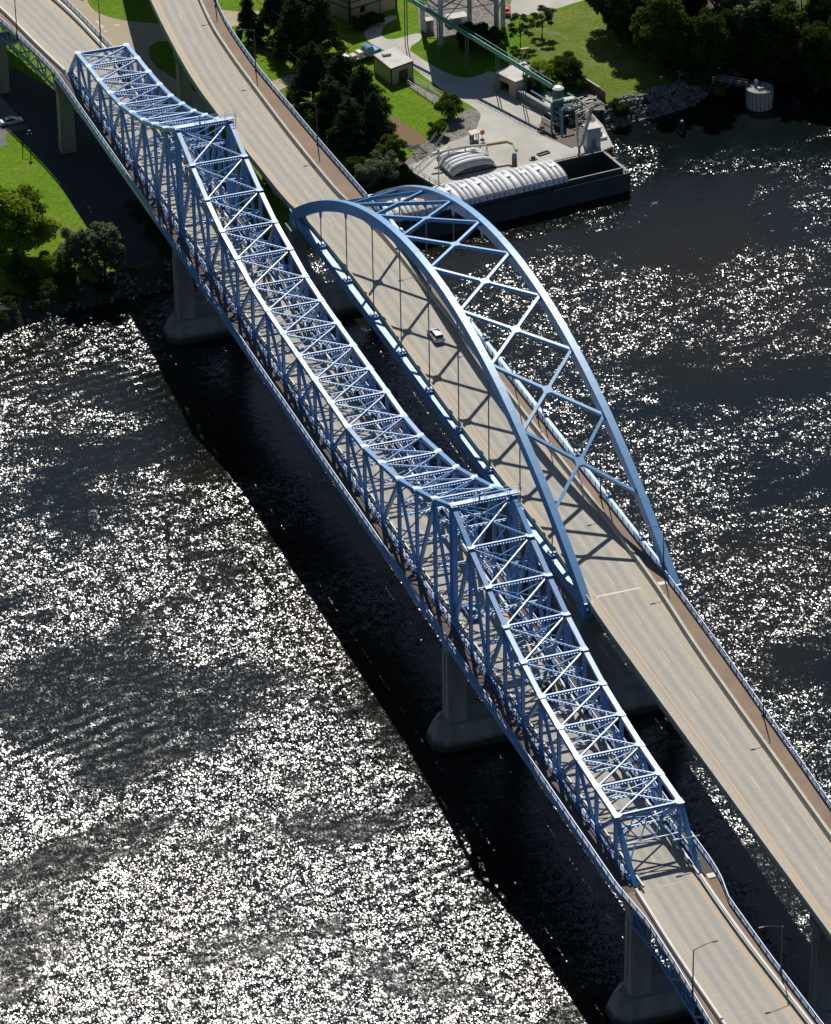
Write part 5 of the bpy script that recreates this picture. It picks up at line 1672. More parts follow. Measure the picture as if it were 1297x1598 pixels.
# rip-rap
def rocks(name, pts_, n, smin, smax, spread, mat, z_level=None):
    m = MB()
    RR = random.Random(23)
    for _ in range(n):
        t = RR.random() * (len(pts_) - 1)
        i = int(t); f = t - i
        x = pts_[i][0] + (pts_[i + 1][0] - pts_[i][0]) * f
        y = pts_[i][1] + (pts_[i + 1][1] - pts_[i][1]) * f
        d_ = RR.uniform(-.8, spread)
        z = -.2
        for (d0, z0), (d1, z1) in zip(((-3, -.3), (0, 0), (1.4, 1.5), (2.9, 3.0), (4.6, 3.5), (9, 3.5)), ((0, 0), (1.4, 1.5), (2.9, 3.0), (4.6, 3.5), (9, 3.5), (30, 3.5))):
            if d0 <= d_ <= d1:
                z = z0 + (z1 - z0) * (d_ - d0) / (d1 - d0) - .08
                break
        if z_level is not None:
            z = z_level
        r = RR.uniform(smin, smax) * (1.15 - .3 * RR.random())
        a0 = RR.random() * 6.28
        ring = []
        up_ = []
        for k in range(5):
            a = a0 + k * 1.2566
            q = r * RR.uniform(.75, 1.15)
            ring.append((x + q * math.cos(a), y + d_ + q * math.sin(a) * .9, z - .1 + RR.uniform(-.1, .1)))
            q *= RR.uniform(.45, .8)
            up_.append((x + q * math.cos(a + .3), y + d_ + q * math.sin(a + .3), z + r * RR.uniform(.5, .95)))
        m.add(ring + up_, [(k, (k + 1) % 5, 5 + (k + 1) % 5, 5 + k) for k in range(5)] + [(5, 6, 7, 8, 9)])
    o = m.build(name, mat, None, False, 'stuff')
    tag(o, 'broken grey riprap stones', 'stones')
    return o


o = rocks('riprap', [(98, 196), (104, 196.8), (111, 198.3), (117, 199.4), (121, 200.8), (126, 205), (136, 207)], 1000, .28, .72, 4.6, M['stone'])
o['label'] = 'broken grey riprap stones on the bank between dock and footbridge'
o = rocks('riprap', [(-40, 158), (-22, 162), (-12, 162.5), (0, 164), (12, 165), (24, 167), (36, 172), (46, 182), (54, 187)], 420, .25, .6, 4.2, M['stone'])
o['label'] = 'broken grey riprap stones along the shaded shore below the two bridges'
o = rocks('rubble', [(57.34, 194.85, 3.40), (59.51, 195.22, 3.40), (60.26, 192.46, 3.40), (56.74, 190.18, 3.40)], 130, .18, .4, 2.5, M['stone'], G - .08)
o['label'] = 'loose stones on bare ground beside the dock stair railings'

# ------------------------------------------------------------------ vehicles
def car_paint(name, c):
    m, nt, b = nodes_of(name)
    nt.links.new(noise_mix(nt, c, tuple(x * .93 for x in c), .8), b.inputs["Base Color"])
    b.inputs["Roughness"].default_value = .28
    b.inputs["Coat Weight"].default_value = .5
    b.inputs["Metallic"].default_value = .15
    return m


M['tail'] = simple('red_lens', (0.35, 0.02, 0.02), (0.3, 0.02, 0.02), .3)
M['head'] = simple('clear_lens', (0.7, 0.7, 0.7), (0.6, 0.6, 0.6), .15)
M['chrome'] = simple('wheel_alloy', (0.45, 0.45, 0.46), (0.35, 0.35, 0.36), .35, metal=.6)


def car(name, loc, heading, paint, label, cat, kind='suv', group=None):
    """heading: angle of the nose from +X; local x forward"""
    root = thing(name, loc, label, cat, group)
    if kind == 'suv':
        L, W, prof = 4.7, 1.86, [(-2.35, .55, .95), (-2.25, .35, 1.05), (-1.4, .3, 1.08), (.9, .3, 1.05), (1.9, .32, .98), (2.25, .4, .82), (2.35, .5, .7)]
        cab = [(-2.12, 1.06, .80), (-1.85, 1.62, .66), (-.3, 1.70, .66), (.35, 1.64, .64), (1.15, 1.06, .78)]
    elif kind == 'sedan':
        L, W, prof = 4.7, 1.8, [(-2.35, .5, .85), (-2.2, .33, .98), (-1.4, .3, .98), (.9, .3, .95), (1.9, .32, .85), (2.25, .4, .72), (2.35, .48, .62)]
        cab = [(-1.75, .97, .74), (-1.0, 1.40, .58), (-.1, 1.44, .58), (.25, 1.40, .57), (1.1, .95, .74)]
    else:
        L, W, prof = 5.6, 1.95, [(-2.8, .6, 1.0), (-2.7, .45, 1.05), (-1.0, .4, 1.05), (1.2, .4, 1.1), (2.2, .42, 1.05), (2.65, .5, .9), (2.8, .6, .8)]
        cab = [(-.75, 1.06, .8), (-.55, 1.75, .68), (.4, 1.80, .68), (.7, 1.74, .66), (1.35, 1.1, .8)]
    ca, sa = math.cos(heading), math.sin(heading)
    def put(m):
        m.v = [(loc[0] + x * ca - y * sa, loc[1] + x * sa + y * ca, loc[2] + z) for x, y, z in m.v]
        return m
    hw = W / 2
    m = MB()
    m.sweep([[(x, -hw * .9, lo), (x, hw * .9, lo), (x, hw, (lo + hi) / 2), (x, hw * .94, hi), (x, -hw * .94, hi), (x, -hw, (lo + hi) / 2)] for x, lo, hi in prof])
    put(m).build('body', paint, root)
    m = MB()
    low = prof[3][2] - .03
    m.sweep([[(x, -w, low), (x, w, low), (x, w * .96, z), (x, -w * .96, z)] for x, z, w in cab])
    put(m).build('cabin', paint, root)
    # glass: windscreen, rear window, side windows set just proud of the cabin
    (xa, za_, wa), (xb, zb_, wb) = cab[0], cab[1]
    (xc, zc_, wc), (xd, zd_, wd) = cab[-2], cab[-1]
    def pane(nm, q, off):
        m = MB(); q = [Vector(p) for p in q]; o_ = Vector(off)
        m.hexa([p for p in q] + [p + o_ for p in q]); put(m).build(nm, M['glass'], root)
    f_ = lambda a, b, t: a + (b - a) * t
    pane('rear_window', [(f_(xa, xb, t), s * f_(wa, wb, t) * .86, f_(za_, zb_, t)) for t, s in ((.12, 1), (.12, -1), (.9, -1), (.9, 1))], (-.03, 0, .015))
    pane('windscreen', [(f_(xd, xc, t), s * f_(wd, wc, t) * .88, f_(zd_, zc_, t)) for t, s in ((.08, -1), (.08, 1), (.93, 1), (.93, -1))], (.03, 0, .02))
    x0, x1, x2, x3 = cab[0][0] + .25, cab[1][0] + .1, cab[-2][0] - .05, cab[-1][0] - .25
    for s in (-1, 1):
        zt_ = cab[2][1] - .12
        y0, y1 = cab[0][2] * .985, cab[2][2] * .985
        q = [(x0, s * y0, low + .1), (x3, s * y0, low + .1), (x2, s * y1, zt_), (x1, s * y1, zt_)]
        pane('side_window', q if s < 0 else q[::-1], (0, s * .03, .005))
    for sx in (-L * .31, L * .31):
        for s in (-1, 1):
            m = MB(); m.cyl((sx, s * (hw - .2), .33), (sx, s * (hw + .02), .33), .33, n=16); w_ = put(m).build('wheel', M['rubber'], root)
            m = MB(); m.cyl((sx, s * (hw + .02), .33), (sx, s * (hw + .035), .33), .2, n=12); put(m).build('rim', M['chrome'], w_)
    for s in (-1, 1):
        m = MB(); m.box(-L / 2 - .02, -L / 2 + .12, s * hw * .72 - .14, s * hw * .72 + .14, .72, .95); put(m).build('tail_light', M['tail'], root)
        m = MB(); m.box(L / 2 - .22, L / 2 + .0, s * hw * .7 - .18, s * hw * .7 + .18, .60, .74); put(m).build('headlight', M['head'], root)
        m = MB(); m.box(.75, .95, s * (hw + .02) - .1, s * (hw + .02) + .1, 1.0, 1.15); put(m).build('mirror', paint, root)
    m = MB(); m.box(-L / 2 - .04, -L / 2 + .1, -hw * .85, hw * .85, .42, .6); put(m).build('bumper', paint, root)
    if kind == 'pickup':
        m = MB(); m.box(-2.65, -.85, -hw * .8, hw * .8, 1.052, 1.066); put(m).build('cargo_bed', M['rubber'], root)
    if kind == 'suv':
        for s in (-1, 1):
            m = MB(); m.box(-1.7, .2, s * .52 - .025, s * .52 + .025, 1.70, 1.76); put(m).build('roof_rail', M['chrome'], root)
    return root


NORTH = math.pi / 2
car('moving_car', (24.55, 89.6, 21.306), NORTH, car_paint('silver_paint', (0.62, 0.63, 0.66)), 'silver estate car driving away alone under the blue arch', 'car', 'suv')
car('moving_car', (-1.55, 2.2, 21.406), NORTH, car_paint('blue_car_paint', (0.12, 0.2, 0.55)), 'blue car inside the truss bridge near the nearer peak', 'car', 'sedan')
car('pickup_truck', (1.3, -23.5, 21.4), NORTH, car_paint('black_paint', (0.015, 0.015, 0.018)), 'black pickup half hidden inside the near half of the truss bridge', 'pickup', 'pickup')
a, b = Vector((-15.57, 236.65, 3.52)), Vector((-10.99, 236.73, 3.52))
car('parked_car', tuple(Vector((-13.32, 236.05, 3.53))), math.atan2(b.y - a.y, b.x - a.x), car_paint('white_car_paint', (0.70, 0.71, 0.72)), 'white parked car on the grey lot beside the grass', 'car', 'sedan')
car('parked_car', tuple(Vector((98.36, 248.88, 3.53))), 1.2, car_paint('red_paint', (0.55, 0.02, 0.02)), 'red car standing beside the rightmost leg of the silo', 'car', 'sedan')

# blue lorry with a loaded flatbed
T0_, T1_ = Vector((59.72, 237.45, 3.53)), Vector((65.74, 239.38, 3.53))
hd = math.atan2(T1_.y - T0_.y, T1_.x - T0_.x)
lor = thing('flatbed_lorry', tuple(T1_), 'blue lorry cab with a flatbed of white equipment parked by the shed', 'lorry')
ca, sa = math.cos(hd), math.sin(hd)
LB = T1_


def lput(m):
    m.v = [(LB.x + x * ca - y * sa, LB.y + x * sa + y * ca, LB.z + z) for x, y, z in m.v]
    return m


M['lorry_blue'] = car_paint('lorry_blue_paint', (0.10, 0.28, 0.55))
m = MB(); m.sweep([[(x, -w, .7), (x, w, .7), (x, w, h_), (x, -w, h_)] for x, w, h_ in ((-1.0, 1.1, 1.7), (.3, 1.0, 1.75), (.9, .9, 1.5))]); lput(m).build('bonnet', M['lorry_blue'], lor)
m = MB(); m.sweep([[(x, -1.15, .7), (x, 1.15, .7), (x, 1.1, h_), (x, -1.1, h_)] for x, h_ in ((-2.9, 2.7), (-2.5, 2.9), (-1.5, 2.85), (-1.0, 1.75))]); lput(m).build('cab', M['lorry_blue'], lor)
m = MB(); m.hexa([(-1.02, 1.0, 1.85), (-1.02, -1.0, 1.85), (-1.42, -1.0, 2.7), (-1.42, 1.0, 2.7), (-.98, 1.0, 1.87), (-.98, -1.0, 1.87), (-1.38, -1.0, 2.72), (-1.38, 1.0, 2.72)]); lput(m).build('windscreen', M['glass'], lor)
m = MB(); m.box(-9.5, -3.1, -1.15, 1.15, .95, 1.15); lput(m).build('flatbed', M['offwhite'], lor)
for x in (0, -2.6, -3.8, -7.6, -8.7):
    for s in (-1, 1):
        m = MB(); m.cyl((x, s * .8, .5), (x, s * 1.15, .5), .5, n=14); lput(m).build('wheel', M['rubber'], lor)
for x0_, x1_, w, h_, mt in ((-4.6, -3.6, .8, 1.0, 'white'), (-6.3, -5.2, .7, .7, 'offwhite'), (-8.6, -7.2, .9, 1.1, 'white')):
    m = MB(); m.box(x0_, x1_, -w, w, 1.15, 1.15 + h_); lput(m).build('load', M[mt], lor)
m = MB(); m.cyl((-3.2, .3, 1.1), (-3.2, .3, 3.2), .12, n=8); lput(m).build('exhaust', M['chrome'], lor)

# ------------------------------------------------------------------ lamps along the bridges
def lamp(loc, arm, label, h=8.6, group='street lamps along the bridges'):
    root = thing('street_lamp', loc, label, 'street lamp', group)
    x, y, z = loc
    m = MB(); m.box(x - .22, x + .22, y - .22, y + .22, z - .9, z + .35); m.build('base', M['steel_dark'], root)
    m = MB(); m.cyl((x, y, z), (x, y, z + h), .13, .085, 8); m.build('pole', M['dark_metal'], root)
    pts_ = [(x + arm * t, y, z + h - .15 + .75 * math.sin(t * math.pi / 2)) for t in (0, .25, .5, .75, 1)]
    m = MB(); m.tube(pts_, .06, 6); m.build('arm', M['dark_metal'], root)
    e = pts_[-1]
    s = 1 if arm > 0 else -1
    m = MB(); m.sweep([[(e[0] + s * t, e[1] - w, e[2] - .06), (e[0] + s * t, e[1] + w, e[2] - .06), (e[0] + s * t, e[1] + w * .7, e[2] + .1), (e[0] + s * t, e[1] - w * .7, e[2] + .1)] for t, w in ((-.1, .08), (.15, .17), (.6, .15), (.75, .06))])
    hdm = m.build('lamp_head', M['dark_metal'], root)
    m = MB(); m.box(min(e[0] + s * .15, e[0] + s * .6), max(e[0] + s * .15, e[0] + s * .6), e[1] - .1, e[1] + .1, e[2] - .1, e[2] - .061); m.build('lens', M['lens'], hdm)
    return root


for y, lb in ((-41.0, 'street lamp on the wide road, alone over sparkling water near the lower right'),
              (2.6, 'street lamp on the walkway rail right at the near foot of the arch'),
              (28.6, 'street lamp on the walkway rail behind the near third of the arch'),
              (57.0, 'street lamp on the walkway rail, second one back from the near arch foot'),
              (89.5, 'street lamp on the walkway rail beside the silver car'),
              (120.0, 'street lamp on the walkway rail near the far foot of the arch'),
              (170.0, 'street lamp on the brown walkway just behind the arch, by the dark pines'),
              (206.0, 'street lamp on the brown walkway below the upper bend of the wide road'),
              (238.0, 'street lamp on the brown walkway at the top edge of the view')):
    lamp((A_rail(y) - .3 if y not in (2.6,) else A_rail(y) + .15, y, za(y) + .1), -2.6, lb)
for y, f, s, lb in ((-102.4, T_railL, 1, 'street lamp on the left rail of the near approach, its arm over the road'),
                    (-101.8, T_railR, -1, 'street lamp on the water side rail of the near approach, close to the bottom edge'),
                    (240.5, T_railL, 1, 'street lamp on the curving far approach at the upper left corner'),
                    (233.8, T_railR, -1, 'street lamp on the far approach rail above the paved plaza')):
    lamp((f(y) + s * -.05, y, zt(y) + .5), s * 2.9, lb, 8.2)
P0 = Vector((TW + .45, Y_NEAR + 3.3, 21.0 + 4.2))
wl = thing('portal_lamp', tuple(P0), 'pale arm lamp fixed crosswise to the near end post of the blue truss', 'lamp')
m = MB(); m.tube([P0 + Vector((-2.6, 0, .25)), P0, P0 + Vector((1.0, 0, .1))], .07, 6); m.build('arm', M['offwhite'], wl)
m = MB(); m.box(P0.x - 3.2, P0.x - 2.3, P0.y - .16, P0.y + .16, P0.z + .16, P0.z + .32); m.build('lamp_head', M['offwhite'], wl)
m = MB(); m.box(P0.x - .2, P0.x + .1, P0.y - .2, P0.y + .2, P0.z - .3, P0.z + .2); m.build('bracket', M['guard'], wl)
p = Vector((-13.38, 221.47, 3.50))
wp = thing('light_post', tuple(p), 'short dark post with crossarm standing at the corner of the grey parking lot', 'post')
m = MB(); m.cyl(p, p + Vector((0, 0, 5.2)), .11, .09, 8); m.build('pole', M['dark_metal'], wp)
m = MB(); m.bar(p + Vector((-.5, 0, 4.3)), p + Vector((.5, 0, 4.3)), .14, .3); m.build('crossarm', M['dark_metal'], wp)
m = MB(); m.box(p.x - .22, p.x + .22, p.y - .2, p.y + .2, 7.9, 8.7); m.build('lamp_box', M['dark_metal'], wp)


# ------------------------------------------------------------------ trees and shrubs
def leaf_cloud(m, lobes, n, size, seed, flat=0.8, core=.25):
    """leaf sized faces spread over and through a set of lobes (centre, radii)"""
    RR = random.Random(seed)
    wts = [max(l[1]) ** 2 for l in lobes]
    for l in RR.choices(lobes, wts, k=n):
        c, r = l
        u = RR.gauss(0, 1), RR.gauss(0, 1), RR.gauss(0, 1) + .25
        d = Vector(u).normalized()
        k = RR.uniform(.55, 1.06) if RR.random() > core else RR.uniform(.1, .6)
        p = Vector((c[0] + d.x * r[0] * k, c[1] + d.y * r[1] * k, c[2] + d.z * r[2] * k))
        nrm = (d + Vector((RR.gauss(0, flat), RR.gauss(0, flat), RR.gauss(0.25, flat)))).normalized()
        a = nrm.orthogonal().normalized()
        b = nrm.cross(a)
        t = RR.random() * 6.28
        a, b = a * math.cos(t) + b * math.sin(t), b * math.cos(t) - a * math.sin(t)
        s = size * RR.uniform(.6, 1.3)
        m.add([p - a * s, p + b * s * .5 + nrm * s * .12, p + a * s, p - b * s * .5 + nrm * s * .12], [(0, 1, 2, 3)])


def trunk_mesh(m, h, r, limbs, seed):
    RR = random.Random(seed)
    m.tube([(0, 0, -.4), (RR.uniform(-.1, .1), RR.uniform(-.1, .1), h * .35), (RR.uniform(-.3, .3), RR.uniform(-.3, .3), h * .8)], [r, r * .75, r * .25], 8)
    for k in range(limbs):
        a = 6.28 * k / limbs + RR.uniform(-.4, .4)
        z = h * RR.uniform(.28, .6)
        l = h * RR.uniform(.22, .36)
        m.tube([(0, 0, z), (math.cos(a) * l * .5, math.sin(a) * l * .5, z + l * .4), (math.cos(a) * l, math.sin(a) * l, z + l * .8)], [r * .42, r * .28, r * .1], 6)


PROTO = {}


def proto(kind, seed):
    """crown and trunk meshes of a tree about 10 m tall; returns (crown mesh, trunk mesh)"""
    key = (kind, seed)
    if key in PROTO:
        return PROTO[key]
    RR = random.Random(seed * 31 + len(kind))
    crown, trunk = MB(), MB()
    if kind == 'round':                      # broad deciduous: many lobes on a dome
        lobes = [((0, 0, 5.8), (2.7, 2.7, 3.2))]
        for k in range(40):
            a = RR.random() * 6.28
            z = RR.uniform(1.3, 8.9)
            q = 3.2 * math.sqrt(max(.05, 1 - ((z - 5.4) / 4.1) ** 2))
            r = RR.uniform(.7, 1.35)
            lobes.append(((math.cos(a) * q * RR.uniform(.8, 1.05), math.sin(a) * q * RR.uniform(.8, 1.05), z), (r, r, r * .75)))
        leaf_cloud(crown, lobes, 15000, .23, seed)
        trunk_mesh(trunk, 9, .32, 6, seed)
        mats = ('leaf_bright', 'bark')
    elif kind == 'tall':                     # upright feathery crown
        lobes = [((0, 0, 5.8), (1.2, 1.2, 3.2))]
        for k in range(24):
            a = RR.random() * 6.28
            z = RR.uniform(2.2, 9.4)
            q = 1.9 * math.sqrt(max(.04, 1 - ((z - 5.4) / 4.4) ** 2))
            lobes.append(((math.cos(a) * q, math.sin(a) * q, z), (.6, .6, RR.uniform(.7, 1.3))))
        leaf_cloud(crown, lobes, 7000, .22, seed, .8)
        trunk_mesh(trunk, 9, .2, 6, seed)
        mats = ('leaf_grey', 'bark')
    elif kind == 'pine':                     # irregular tiers of needle clumps
        lobes = []
        for k in range(9):
            z = 1.2 + k * .98
            q = 2.9 * (1 - (k / 9.6) ** 1.25) + .35
            n_ = max(3, 9 - k // 1)
            for j in range(n_):
                a = 6.28 * j / n_ + RR.uniform(-.35, .35) + k
                rr_ = q * RR.uniform(.6, 1.12)
                lobes.append(((math.cos(a) * rr_, math.sin(a) * rr_, z + RR.uniform(-.25, .35)), (RR.uniform(.75, 1.15), RR.uniform(.75, 1.15), .55)))
        lobes.append(((0, 0, 10.0), (.4, .4, .7)))
        lobes.append(((0, 0, 6), (1.6, 1.6, 4.2)))
        leaf_cloud(crown, lobes, 12000, .22, seed, .6)
        trunk_mesh(trunk, 10.6, .26, 9, seed)
        mats = ('needle', 'bark')
    elif kind == 'open':                     # thin crown one can see through
        lobes = []
        for k in range(20):
            a = RR.random() * 6.28
            z = RR.uniform(3.4, 8.8)
            q = 3.0 * math.sqrt(max(.05, 1 - ((z - 5.8) / 3.6) ** 2)) * RR.uniform(.5, 1)
            lobes.append(((math.cos(a) * q, math.sin(a) * q, z), (RR.uniform(.6, 1.1), RR.uniform(.6, 1.1), .5)))
        leaf_cloud(crown, lobes, 4200, .22, seed, .9, .5)
        trunk_mesh(trunk, 9, .26, 9, seed)
        mats = ('leaf_olive', 'bark')
    else:                                    # shrub, about 4 m
        lobes = [((0, 0, 1.9), (1.5, 1.5, 1.5))]
        for k in range(16):
            a = RR.random() * 6.28
            z = RR.uniform(.7, 3.4)
            q = 1.7 * math.sqrt(max(.05, 1 - ((z - 1.8) / 2.1) ** 2))
            lobes.append(((math.cos(a) * q, math.sin(a) * q, z), (.7, .7, .6)))
        leaf_cloud(crown, lobes, 4200, .2, seed)
        trunk_mesh(trunk, 3.0, .12, 5, seed)
        mats = ('leaf_mid', 'bark')
    PROTO[key] = (crown.mesh(kind + '_crown', M[mats[0]], (0, 0, 0)), trunk.mesh(kind + '_trunk', M[mats[1]], (0, 0, 0)), mats)
    return PROTO[key]


LEAFED = {}


def tree(kind, p, R_, H, label, leaf=None, seed=None, name=None, group=None):
    """p: point on the crown's axis (its height is ignored); R_ crown radius, H height"""
    seed = seed if seed is not None else RT.randint(1, 3)
    cm, tm, mats = proto(kind, seed)
    if leaf and leaf != mats[0]:
        key = (cm.name, leaf)
        if key not in LEAFED:
            c2 = cm.copy(); c2.materials.clear(); c2.materials.append(M[leaf]); LEAFED[key] = c2
        cm = LEAFED[key]
    base_r = {'round': 3.9, 'tall': 2.3, 'pine': 3.3, 'open': 3.6, 'shrub': 2.1}[kind]
    base_h = {'round': 9.8, 'tall': 10.4, 'pine': 10.6, 'open': 9.4, 'shrub': 3.9}[kind]
    nm = name or {'round': 'broadleaf_tree', 'tall': 'slender_tree', 'pine': 'pine_tree', 'open': 'thin_tree', 'shrub': 'shrub'}[kind]
    gz = p[2] if len(p) > 3 else G
    t = thing(nm, (p[0], p[1], GROUND(p[0], p[1])), label, 'shrub' if kind == 'shrub' else 'tree', group)
    t.scale = (R_ / base_r, R_ / base_r, H / base_h)
    t.rotation_euler = (0, 0, RT.random() * 6.28)
    for n_, me in (('crown', cm), ('trunk', tm)):
        o = bpy.data.objects.new(n_, me)
        COL.objects.link(o)
        o.parent = t
    return t


RT = random.Random(3)


def shore_y(x):
    for (x0, y0), (x1, y1) in zip(SHORE, SHORE[1:]):
        if x0 <= x <= x1:
            return y0 + (y1 - y0) * (x - x0) / (x1 - x0)
    return 160


def GROUND(x, y):
    d = y - shore_y(x)
    for (d0, z0), (d1, z1) in zip(prof_ground, prof_ground[1:]):
        if d0 <= d <= d1:
            return z0 + (z1 - z0) * (d - d0) / (d1 - d0) - .1
    return G if d > 0 else 0


prof_ground = [(-3.0, -1.6), (0.0, 0.0), (1.4, 1.5), (2.9, 3.0), (4.6, G)]

GL = 'trees on the left bank'
tree('round', (-28.05, 179.54, 9.00), 8.0, 15, 'big bright green round tree at the left edge beside the lawn', 'leaf_bright', 1, group=GL)
tree('tall', (-19.52, 168.09, 8.00), 3.4, 10.5, 'slender dark green tree, first one beyond the big round tree on the left bank', 'leaf_grey', 2, group=GL)
tree('tall', (-14.18, 166.54, 8.00), 3.9, 11.5, 'feathery grey-green tree standing half in the bridge shadow on the left bank', 'leaf_grey', 3, group=GL)
tree('shrub', (-22.86, 171.07, 5.00), 3.0, 4.4, 'yellow-green shrub between the big round tree and the slender one', 'leaf_bright', 1, group=GL)
tree('shrub', (-17.25, 166.08, 5.00), 2.2, 3.8, 'light green shrub between the two slender trees on the left bank', 'leaf_bright', 2, group=GL)
tree('shrub', (-21.46, 167.46, 3.50), 2.2, 3.2, 'small shrub low on the bank below the slender dark tree', 'leaf_mid', 3, group=GL)
tree('shrub', (-16.40, 165.92, 3.00), 1.6, 2.6, 'small grey-green shrub low on the bank below the feathery tree', 'leaf_grey', 1, group=GL)
tree('shrub', (-30.32, 168.84, 4.00), 3.4, 4.5, 'dark shaded shrub on the bank under the big round tree', 'leaf_dark', 2, group=GL)

GP = 'dark pines behind the arch bridge'
for p, r, h, lb, sd in (((42.98, 254.74, 9.00), 2.6, 11, 'thin see-through pine nearest the bend of the road at the top', 2),
                        ((48.54, 253.60, 10.00), 3.8, 15, 'tall dark pine behind the thin one by the road bend', 1),
                        ((49.05, 242.52, 10.00), 4.6, 15, 'broad dark pine second from the road bend', 3),
                        ((54.57, 242.34, 10.00), 4.4, 15, 'dark pine in front of the warehouse corner', 2),
                        ((55.34, 257.08, 10.00), 4.6, 15, 'dark pine cut by the top edge between road and warehouse', 1),
                        ((45.85, 220.73, 10.00), 5.0, 14.5, 'broad dark pine beside the footpath end, mid way down the row', 3),
                        ((50.11, 215.65, 9.50), 4.8, 14, 'dark pine left of the lorry with its crown over the others', 1),
                        ((45.07, 207.34, 9.00), 4.6, 13, 'dark pine standing nearest the walkway rail', 2),
                        ((52.04, 207.87, 9.50), 5.0, 14, 'dark pine in front of the tan shed', 3),
                        ((51.50, 199.48, 8.00), 3.9, 12, 'dark pine at the edge of the bare earth, lowest of the group', 1),
                        ((46.03, 198.86, 8.00), 4.2, 12, 'shaded dark pine in the lower middle of the group', 2)):
    tree('pine', p, r, h, lb, 'needle', sd, group=GP)
GS = 'bushes between the pines and the dock'
tree('tall', (51.97, 190.25, 6.50), 3.1, 6.6, 'small upright green tree beside the bare earth', 'leaf_mid', 1, group=GS)
tree('shrub', (48.80, 186.72, 4.50), 3.4, 5.4, 'wide grey-green bush at the shore close to the arch top', 'leaf_grey', 2, group=GS)
tree('shrub', (45.15, 185.49, 3.50), 2.6, 4.0, 'grey-green bush between the walkway rail and the wide bush', 'leaf_grey', 3, group=GS)
tree('shrub', (52.47, 186.47, 4.50), 2.2, 4.4, 'dark green bush against the corner of the dock', 'leaf_dark', 1, group=GS)
tree('shrub', (44.25, 189.73, 4.50), 2.4, 3.2, 'low dark bush on the grass beside the walkway rail', 'leaf_dark', 1, group=GS)
tree('shrub', (69.70, 205.47, 6.00), 3.0, 4.8, 'large round glossy green shrub beside the pale drive', 'leaf_mid', 1, group=GS)
tree('shrub', (64.60, 198.70, 5.00), 2.1, 3.4, 'smaller round green shrub below the large one by the drive', 'leaf_mid', 2, group=GS)
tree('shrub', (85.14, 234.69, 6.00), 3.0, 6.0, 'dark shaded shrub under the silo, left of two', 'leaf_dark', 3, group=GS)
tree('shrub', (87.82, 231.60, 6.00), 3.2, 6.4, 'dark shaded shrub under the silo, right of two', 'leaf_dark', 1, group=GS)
tree('shrub', (66.99, 253.39, 4.60), 2.2, 2.4, 'low dark shrub along the warehouse foot', 'leaf_dark', 2, group=GS)
tree('shrub', (70.62, 254.00, 4.60), 2.2, 2.4, 'low dark shrub along the warehouse foot beside the downpipe', 'leaf_dark', 3, group=GS)
tree('open', (95.39, 232.82, 6.50), 3.4, 7.0, 'thin olive tree beside the silo leg shadow at the lawn edge', 'leaf_olive', 1, group=GS)
tree('open', (101.20, 235.27, 6.50), 3.3, 7.0, 'thin olive tree on the lawn, farther of two', 'leaf_olive', 2, group=GS)
tree('shrub', (93.29, 213.48, 6.00), 3.0, 5.4, 'sunlit yellow-green bush between the flat roof and the lawn', 'leaf_bright', 2, group=GS)
tree('round', (97.56, 211.47, 7.00), 3.2, 7.0, 'round dark green tree beside the patchy lawn above the dock machinery', 'leaf_mid', 2, group=GS)
tree('shrub', (89.58, 210.40, 6.00), 2.4, 4.6, 'dark bush hugging the flat roofed dock building', 'leaf_dark', 2, group=GS)
tree('shrub', (98.38, 207.85, 5.00), 2.0, 3.4, 'small green bush beside the brown retaining wall', 'leaf_mid', 3, group=GS)
tree('shrub', (103.27, 197.72, 5.20), 2.1, 4.4, 'single dark round bush at the top of the riprap', 'leaf_dark', 2, group=GS)
tree('shrub', (127.33, 202.01, 4.50), 1.2, 2.8, 'small sunlit sapling beside the footbridge', 'leaf_bright', 3, group=GS)

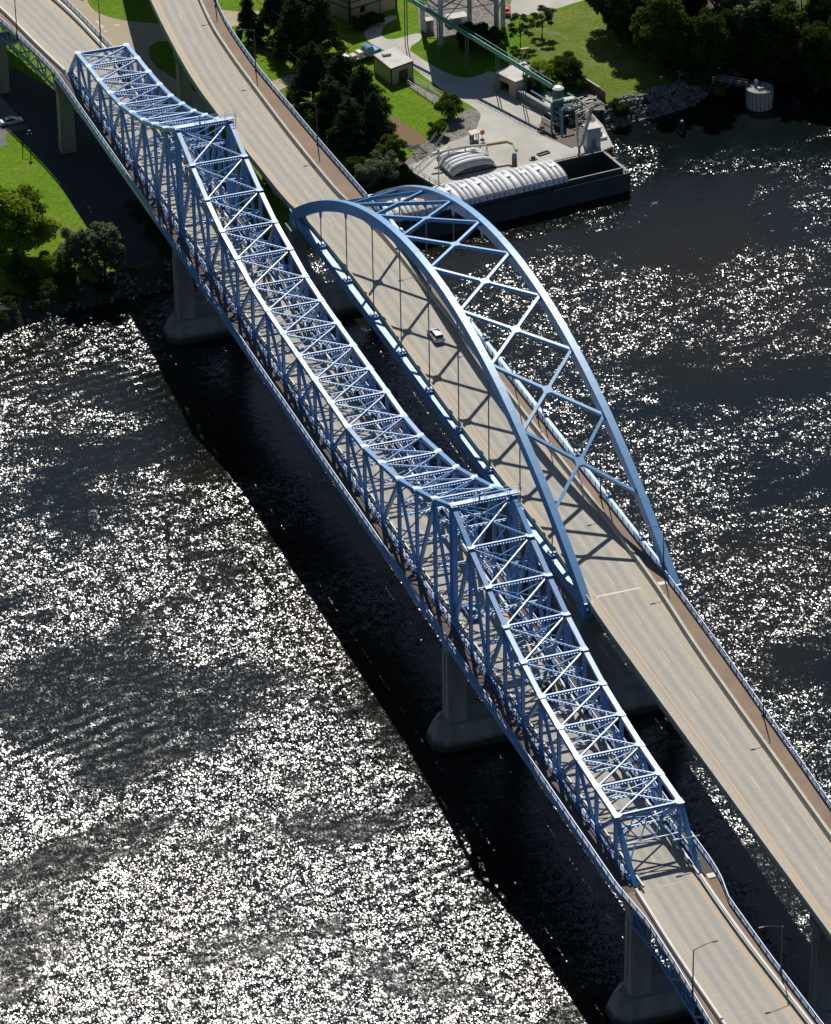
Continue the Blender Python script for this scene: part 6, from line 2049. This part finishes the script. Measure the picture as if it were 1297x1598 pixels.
tree('shrub', (26.79, 180.32, 6.00), 2.2, 4.8, 'sunlit yellow-green bush in the gap between the two bridges behind the arch foot', 'leaf_bright', 1, group=GS)
tree('shrub', (27.66, 190.08, 6.00), 2.6, 5.0, 'dark bush in the gap between the two bridges, farther back', 'leaf_dark', 2, group=GS)
GF = 'trees of the riverside wood at the upper right'
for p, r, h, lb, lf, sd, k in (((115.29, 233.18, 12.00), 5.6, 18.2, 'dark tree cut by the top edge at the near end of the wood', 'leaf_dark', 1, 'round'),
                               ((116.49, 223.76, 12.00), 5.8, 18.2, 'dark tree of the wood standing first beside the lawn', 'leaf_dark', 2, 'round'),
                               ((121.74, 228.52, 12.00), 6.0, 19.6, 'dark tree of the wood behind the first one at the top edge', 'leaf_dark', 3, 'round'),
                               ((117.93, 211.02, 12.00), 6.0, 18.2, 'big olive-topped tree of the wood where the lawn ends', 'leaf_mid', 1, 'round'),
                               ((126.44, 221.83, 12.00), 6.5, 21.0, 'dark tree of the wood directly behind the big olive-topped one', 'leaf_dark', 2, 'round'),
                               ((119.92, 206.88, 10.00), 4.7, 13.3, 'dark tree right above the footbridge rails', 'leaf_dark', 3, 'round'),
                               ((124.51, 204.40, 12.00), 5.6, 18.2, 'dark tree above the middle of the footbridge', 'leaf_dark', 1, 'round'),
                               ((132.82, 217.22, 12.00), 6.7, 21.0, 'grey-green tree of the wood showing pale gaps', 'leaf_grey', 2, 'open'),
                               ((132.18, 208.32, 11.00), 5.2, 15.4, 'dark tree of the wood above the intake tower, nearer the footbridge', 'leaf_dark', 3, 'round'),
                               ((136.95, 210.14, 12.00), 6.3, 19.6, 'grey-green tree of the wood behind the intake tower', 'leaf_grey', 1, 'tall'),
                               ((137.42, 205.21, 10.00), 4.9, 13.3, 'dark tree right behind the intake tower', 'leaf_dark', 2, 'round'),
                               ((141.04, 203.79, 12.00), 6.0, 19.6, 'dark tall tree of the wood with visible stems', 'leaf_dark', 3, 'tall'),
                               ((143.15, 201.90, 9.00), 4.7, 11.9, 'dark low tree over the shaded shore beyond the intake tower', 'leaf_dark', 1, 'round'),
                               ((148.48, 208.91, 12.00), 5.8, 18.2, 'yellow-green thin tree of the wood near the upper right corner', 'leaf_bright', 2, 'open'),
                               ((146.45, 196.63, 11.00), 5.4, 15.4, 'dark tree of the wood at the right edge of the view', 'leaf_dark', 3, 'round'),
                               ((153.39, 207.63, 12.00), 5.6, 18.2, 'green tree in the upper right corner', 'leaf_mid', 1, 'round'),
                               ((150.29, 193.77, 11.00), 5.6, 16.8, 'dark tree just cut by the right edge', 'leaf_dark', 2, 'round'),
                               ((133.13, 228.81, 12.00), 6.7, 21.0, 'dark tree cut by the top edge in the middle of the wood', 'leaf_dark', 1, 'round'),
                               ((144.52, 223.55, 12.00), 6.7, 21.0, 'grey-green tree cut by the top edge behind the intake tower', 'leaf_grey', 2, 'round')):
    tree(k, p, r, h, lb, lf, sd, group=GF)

# low growth on the banks: one mass nobody could count
RU = random.Random(9)
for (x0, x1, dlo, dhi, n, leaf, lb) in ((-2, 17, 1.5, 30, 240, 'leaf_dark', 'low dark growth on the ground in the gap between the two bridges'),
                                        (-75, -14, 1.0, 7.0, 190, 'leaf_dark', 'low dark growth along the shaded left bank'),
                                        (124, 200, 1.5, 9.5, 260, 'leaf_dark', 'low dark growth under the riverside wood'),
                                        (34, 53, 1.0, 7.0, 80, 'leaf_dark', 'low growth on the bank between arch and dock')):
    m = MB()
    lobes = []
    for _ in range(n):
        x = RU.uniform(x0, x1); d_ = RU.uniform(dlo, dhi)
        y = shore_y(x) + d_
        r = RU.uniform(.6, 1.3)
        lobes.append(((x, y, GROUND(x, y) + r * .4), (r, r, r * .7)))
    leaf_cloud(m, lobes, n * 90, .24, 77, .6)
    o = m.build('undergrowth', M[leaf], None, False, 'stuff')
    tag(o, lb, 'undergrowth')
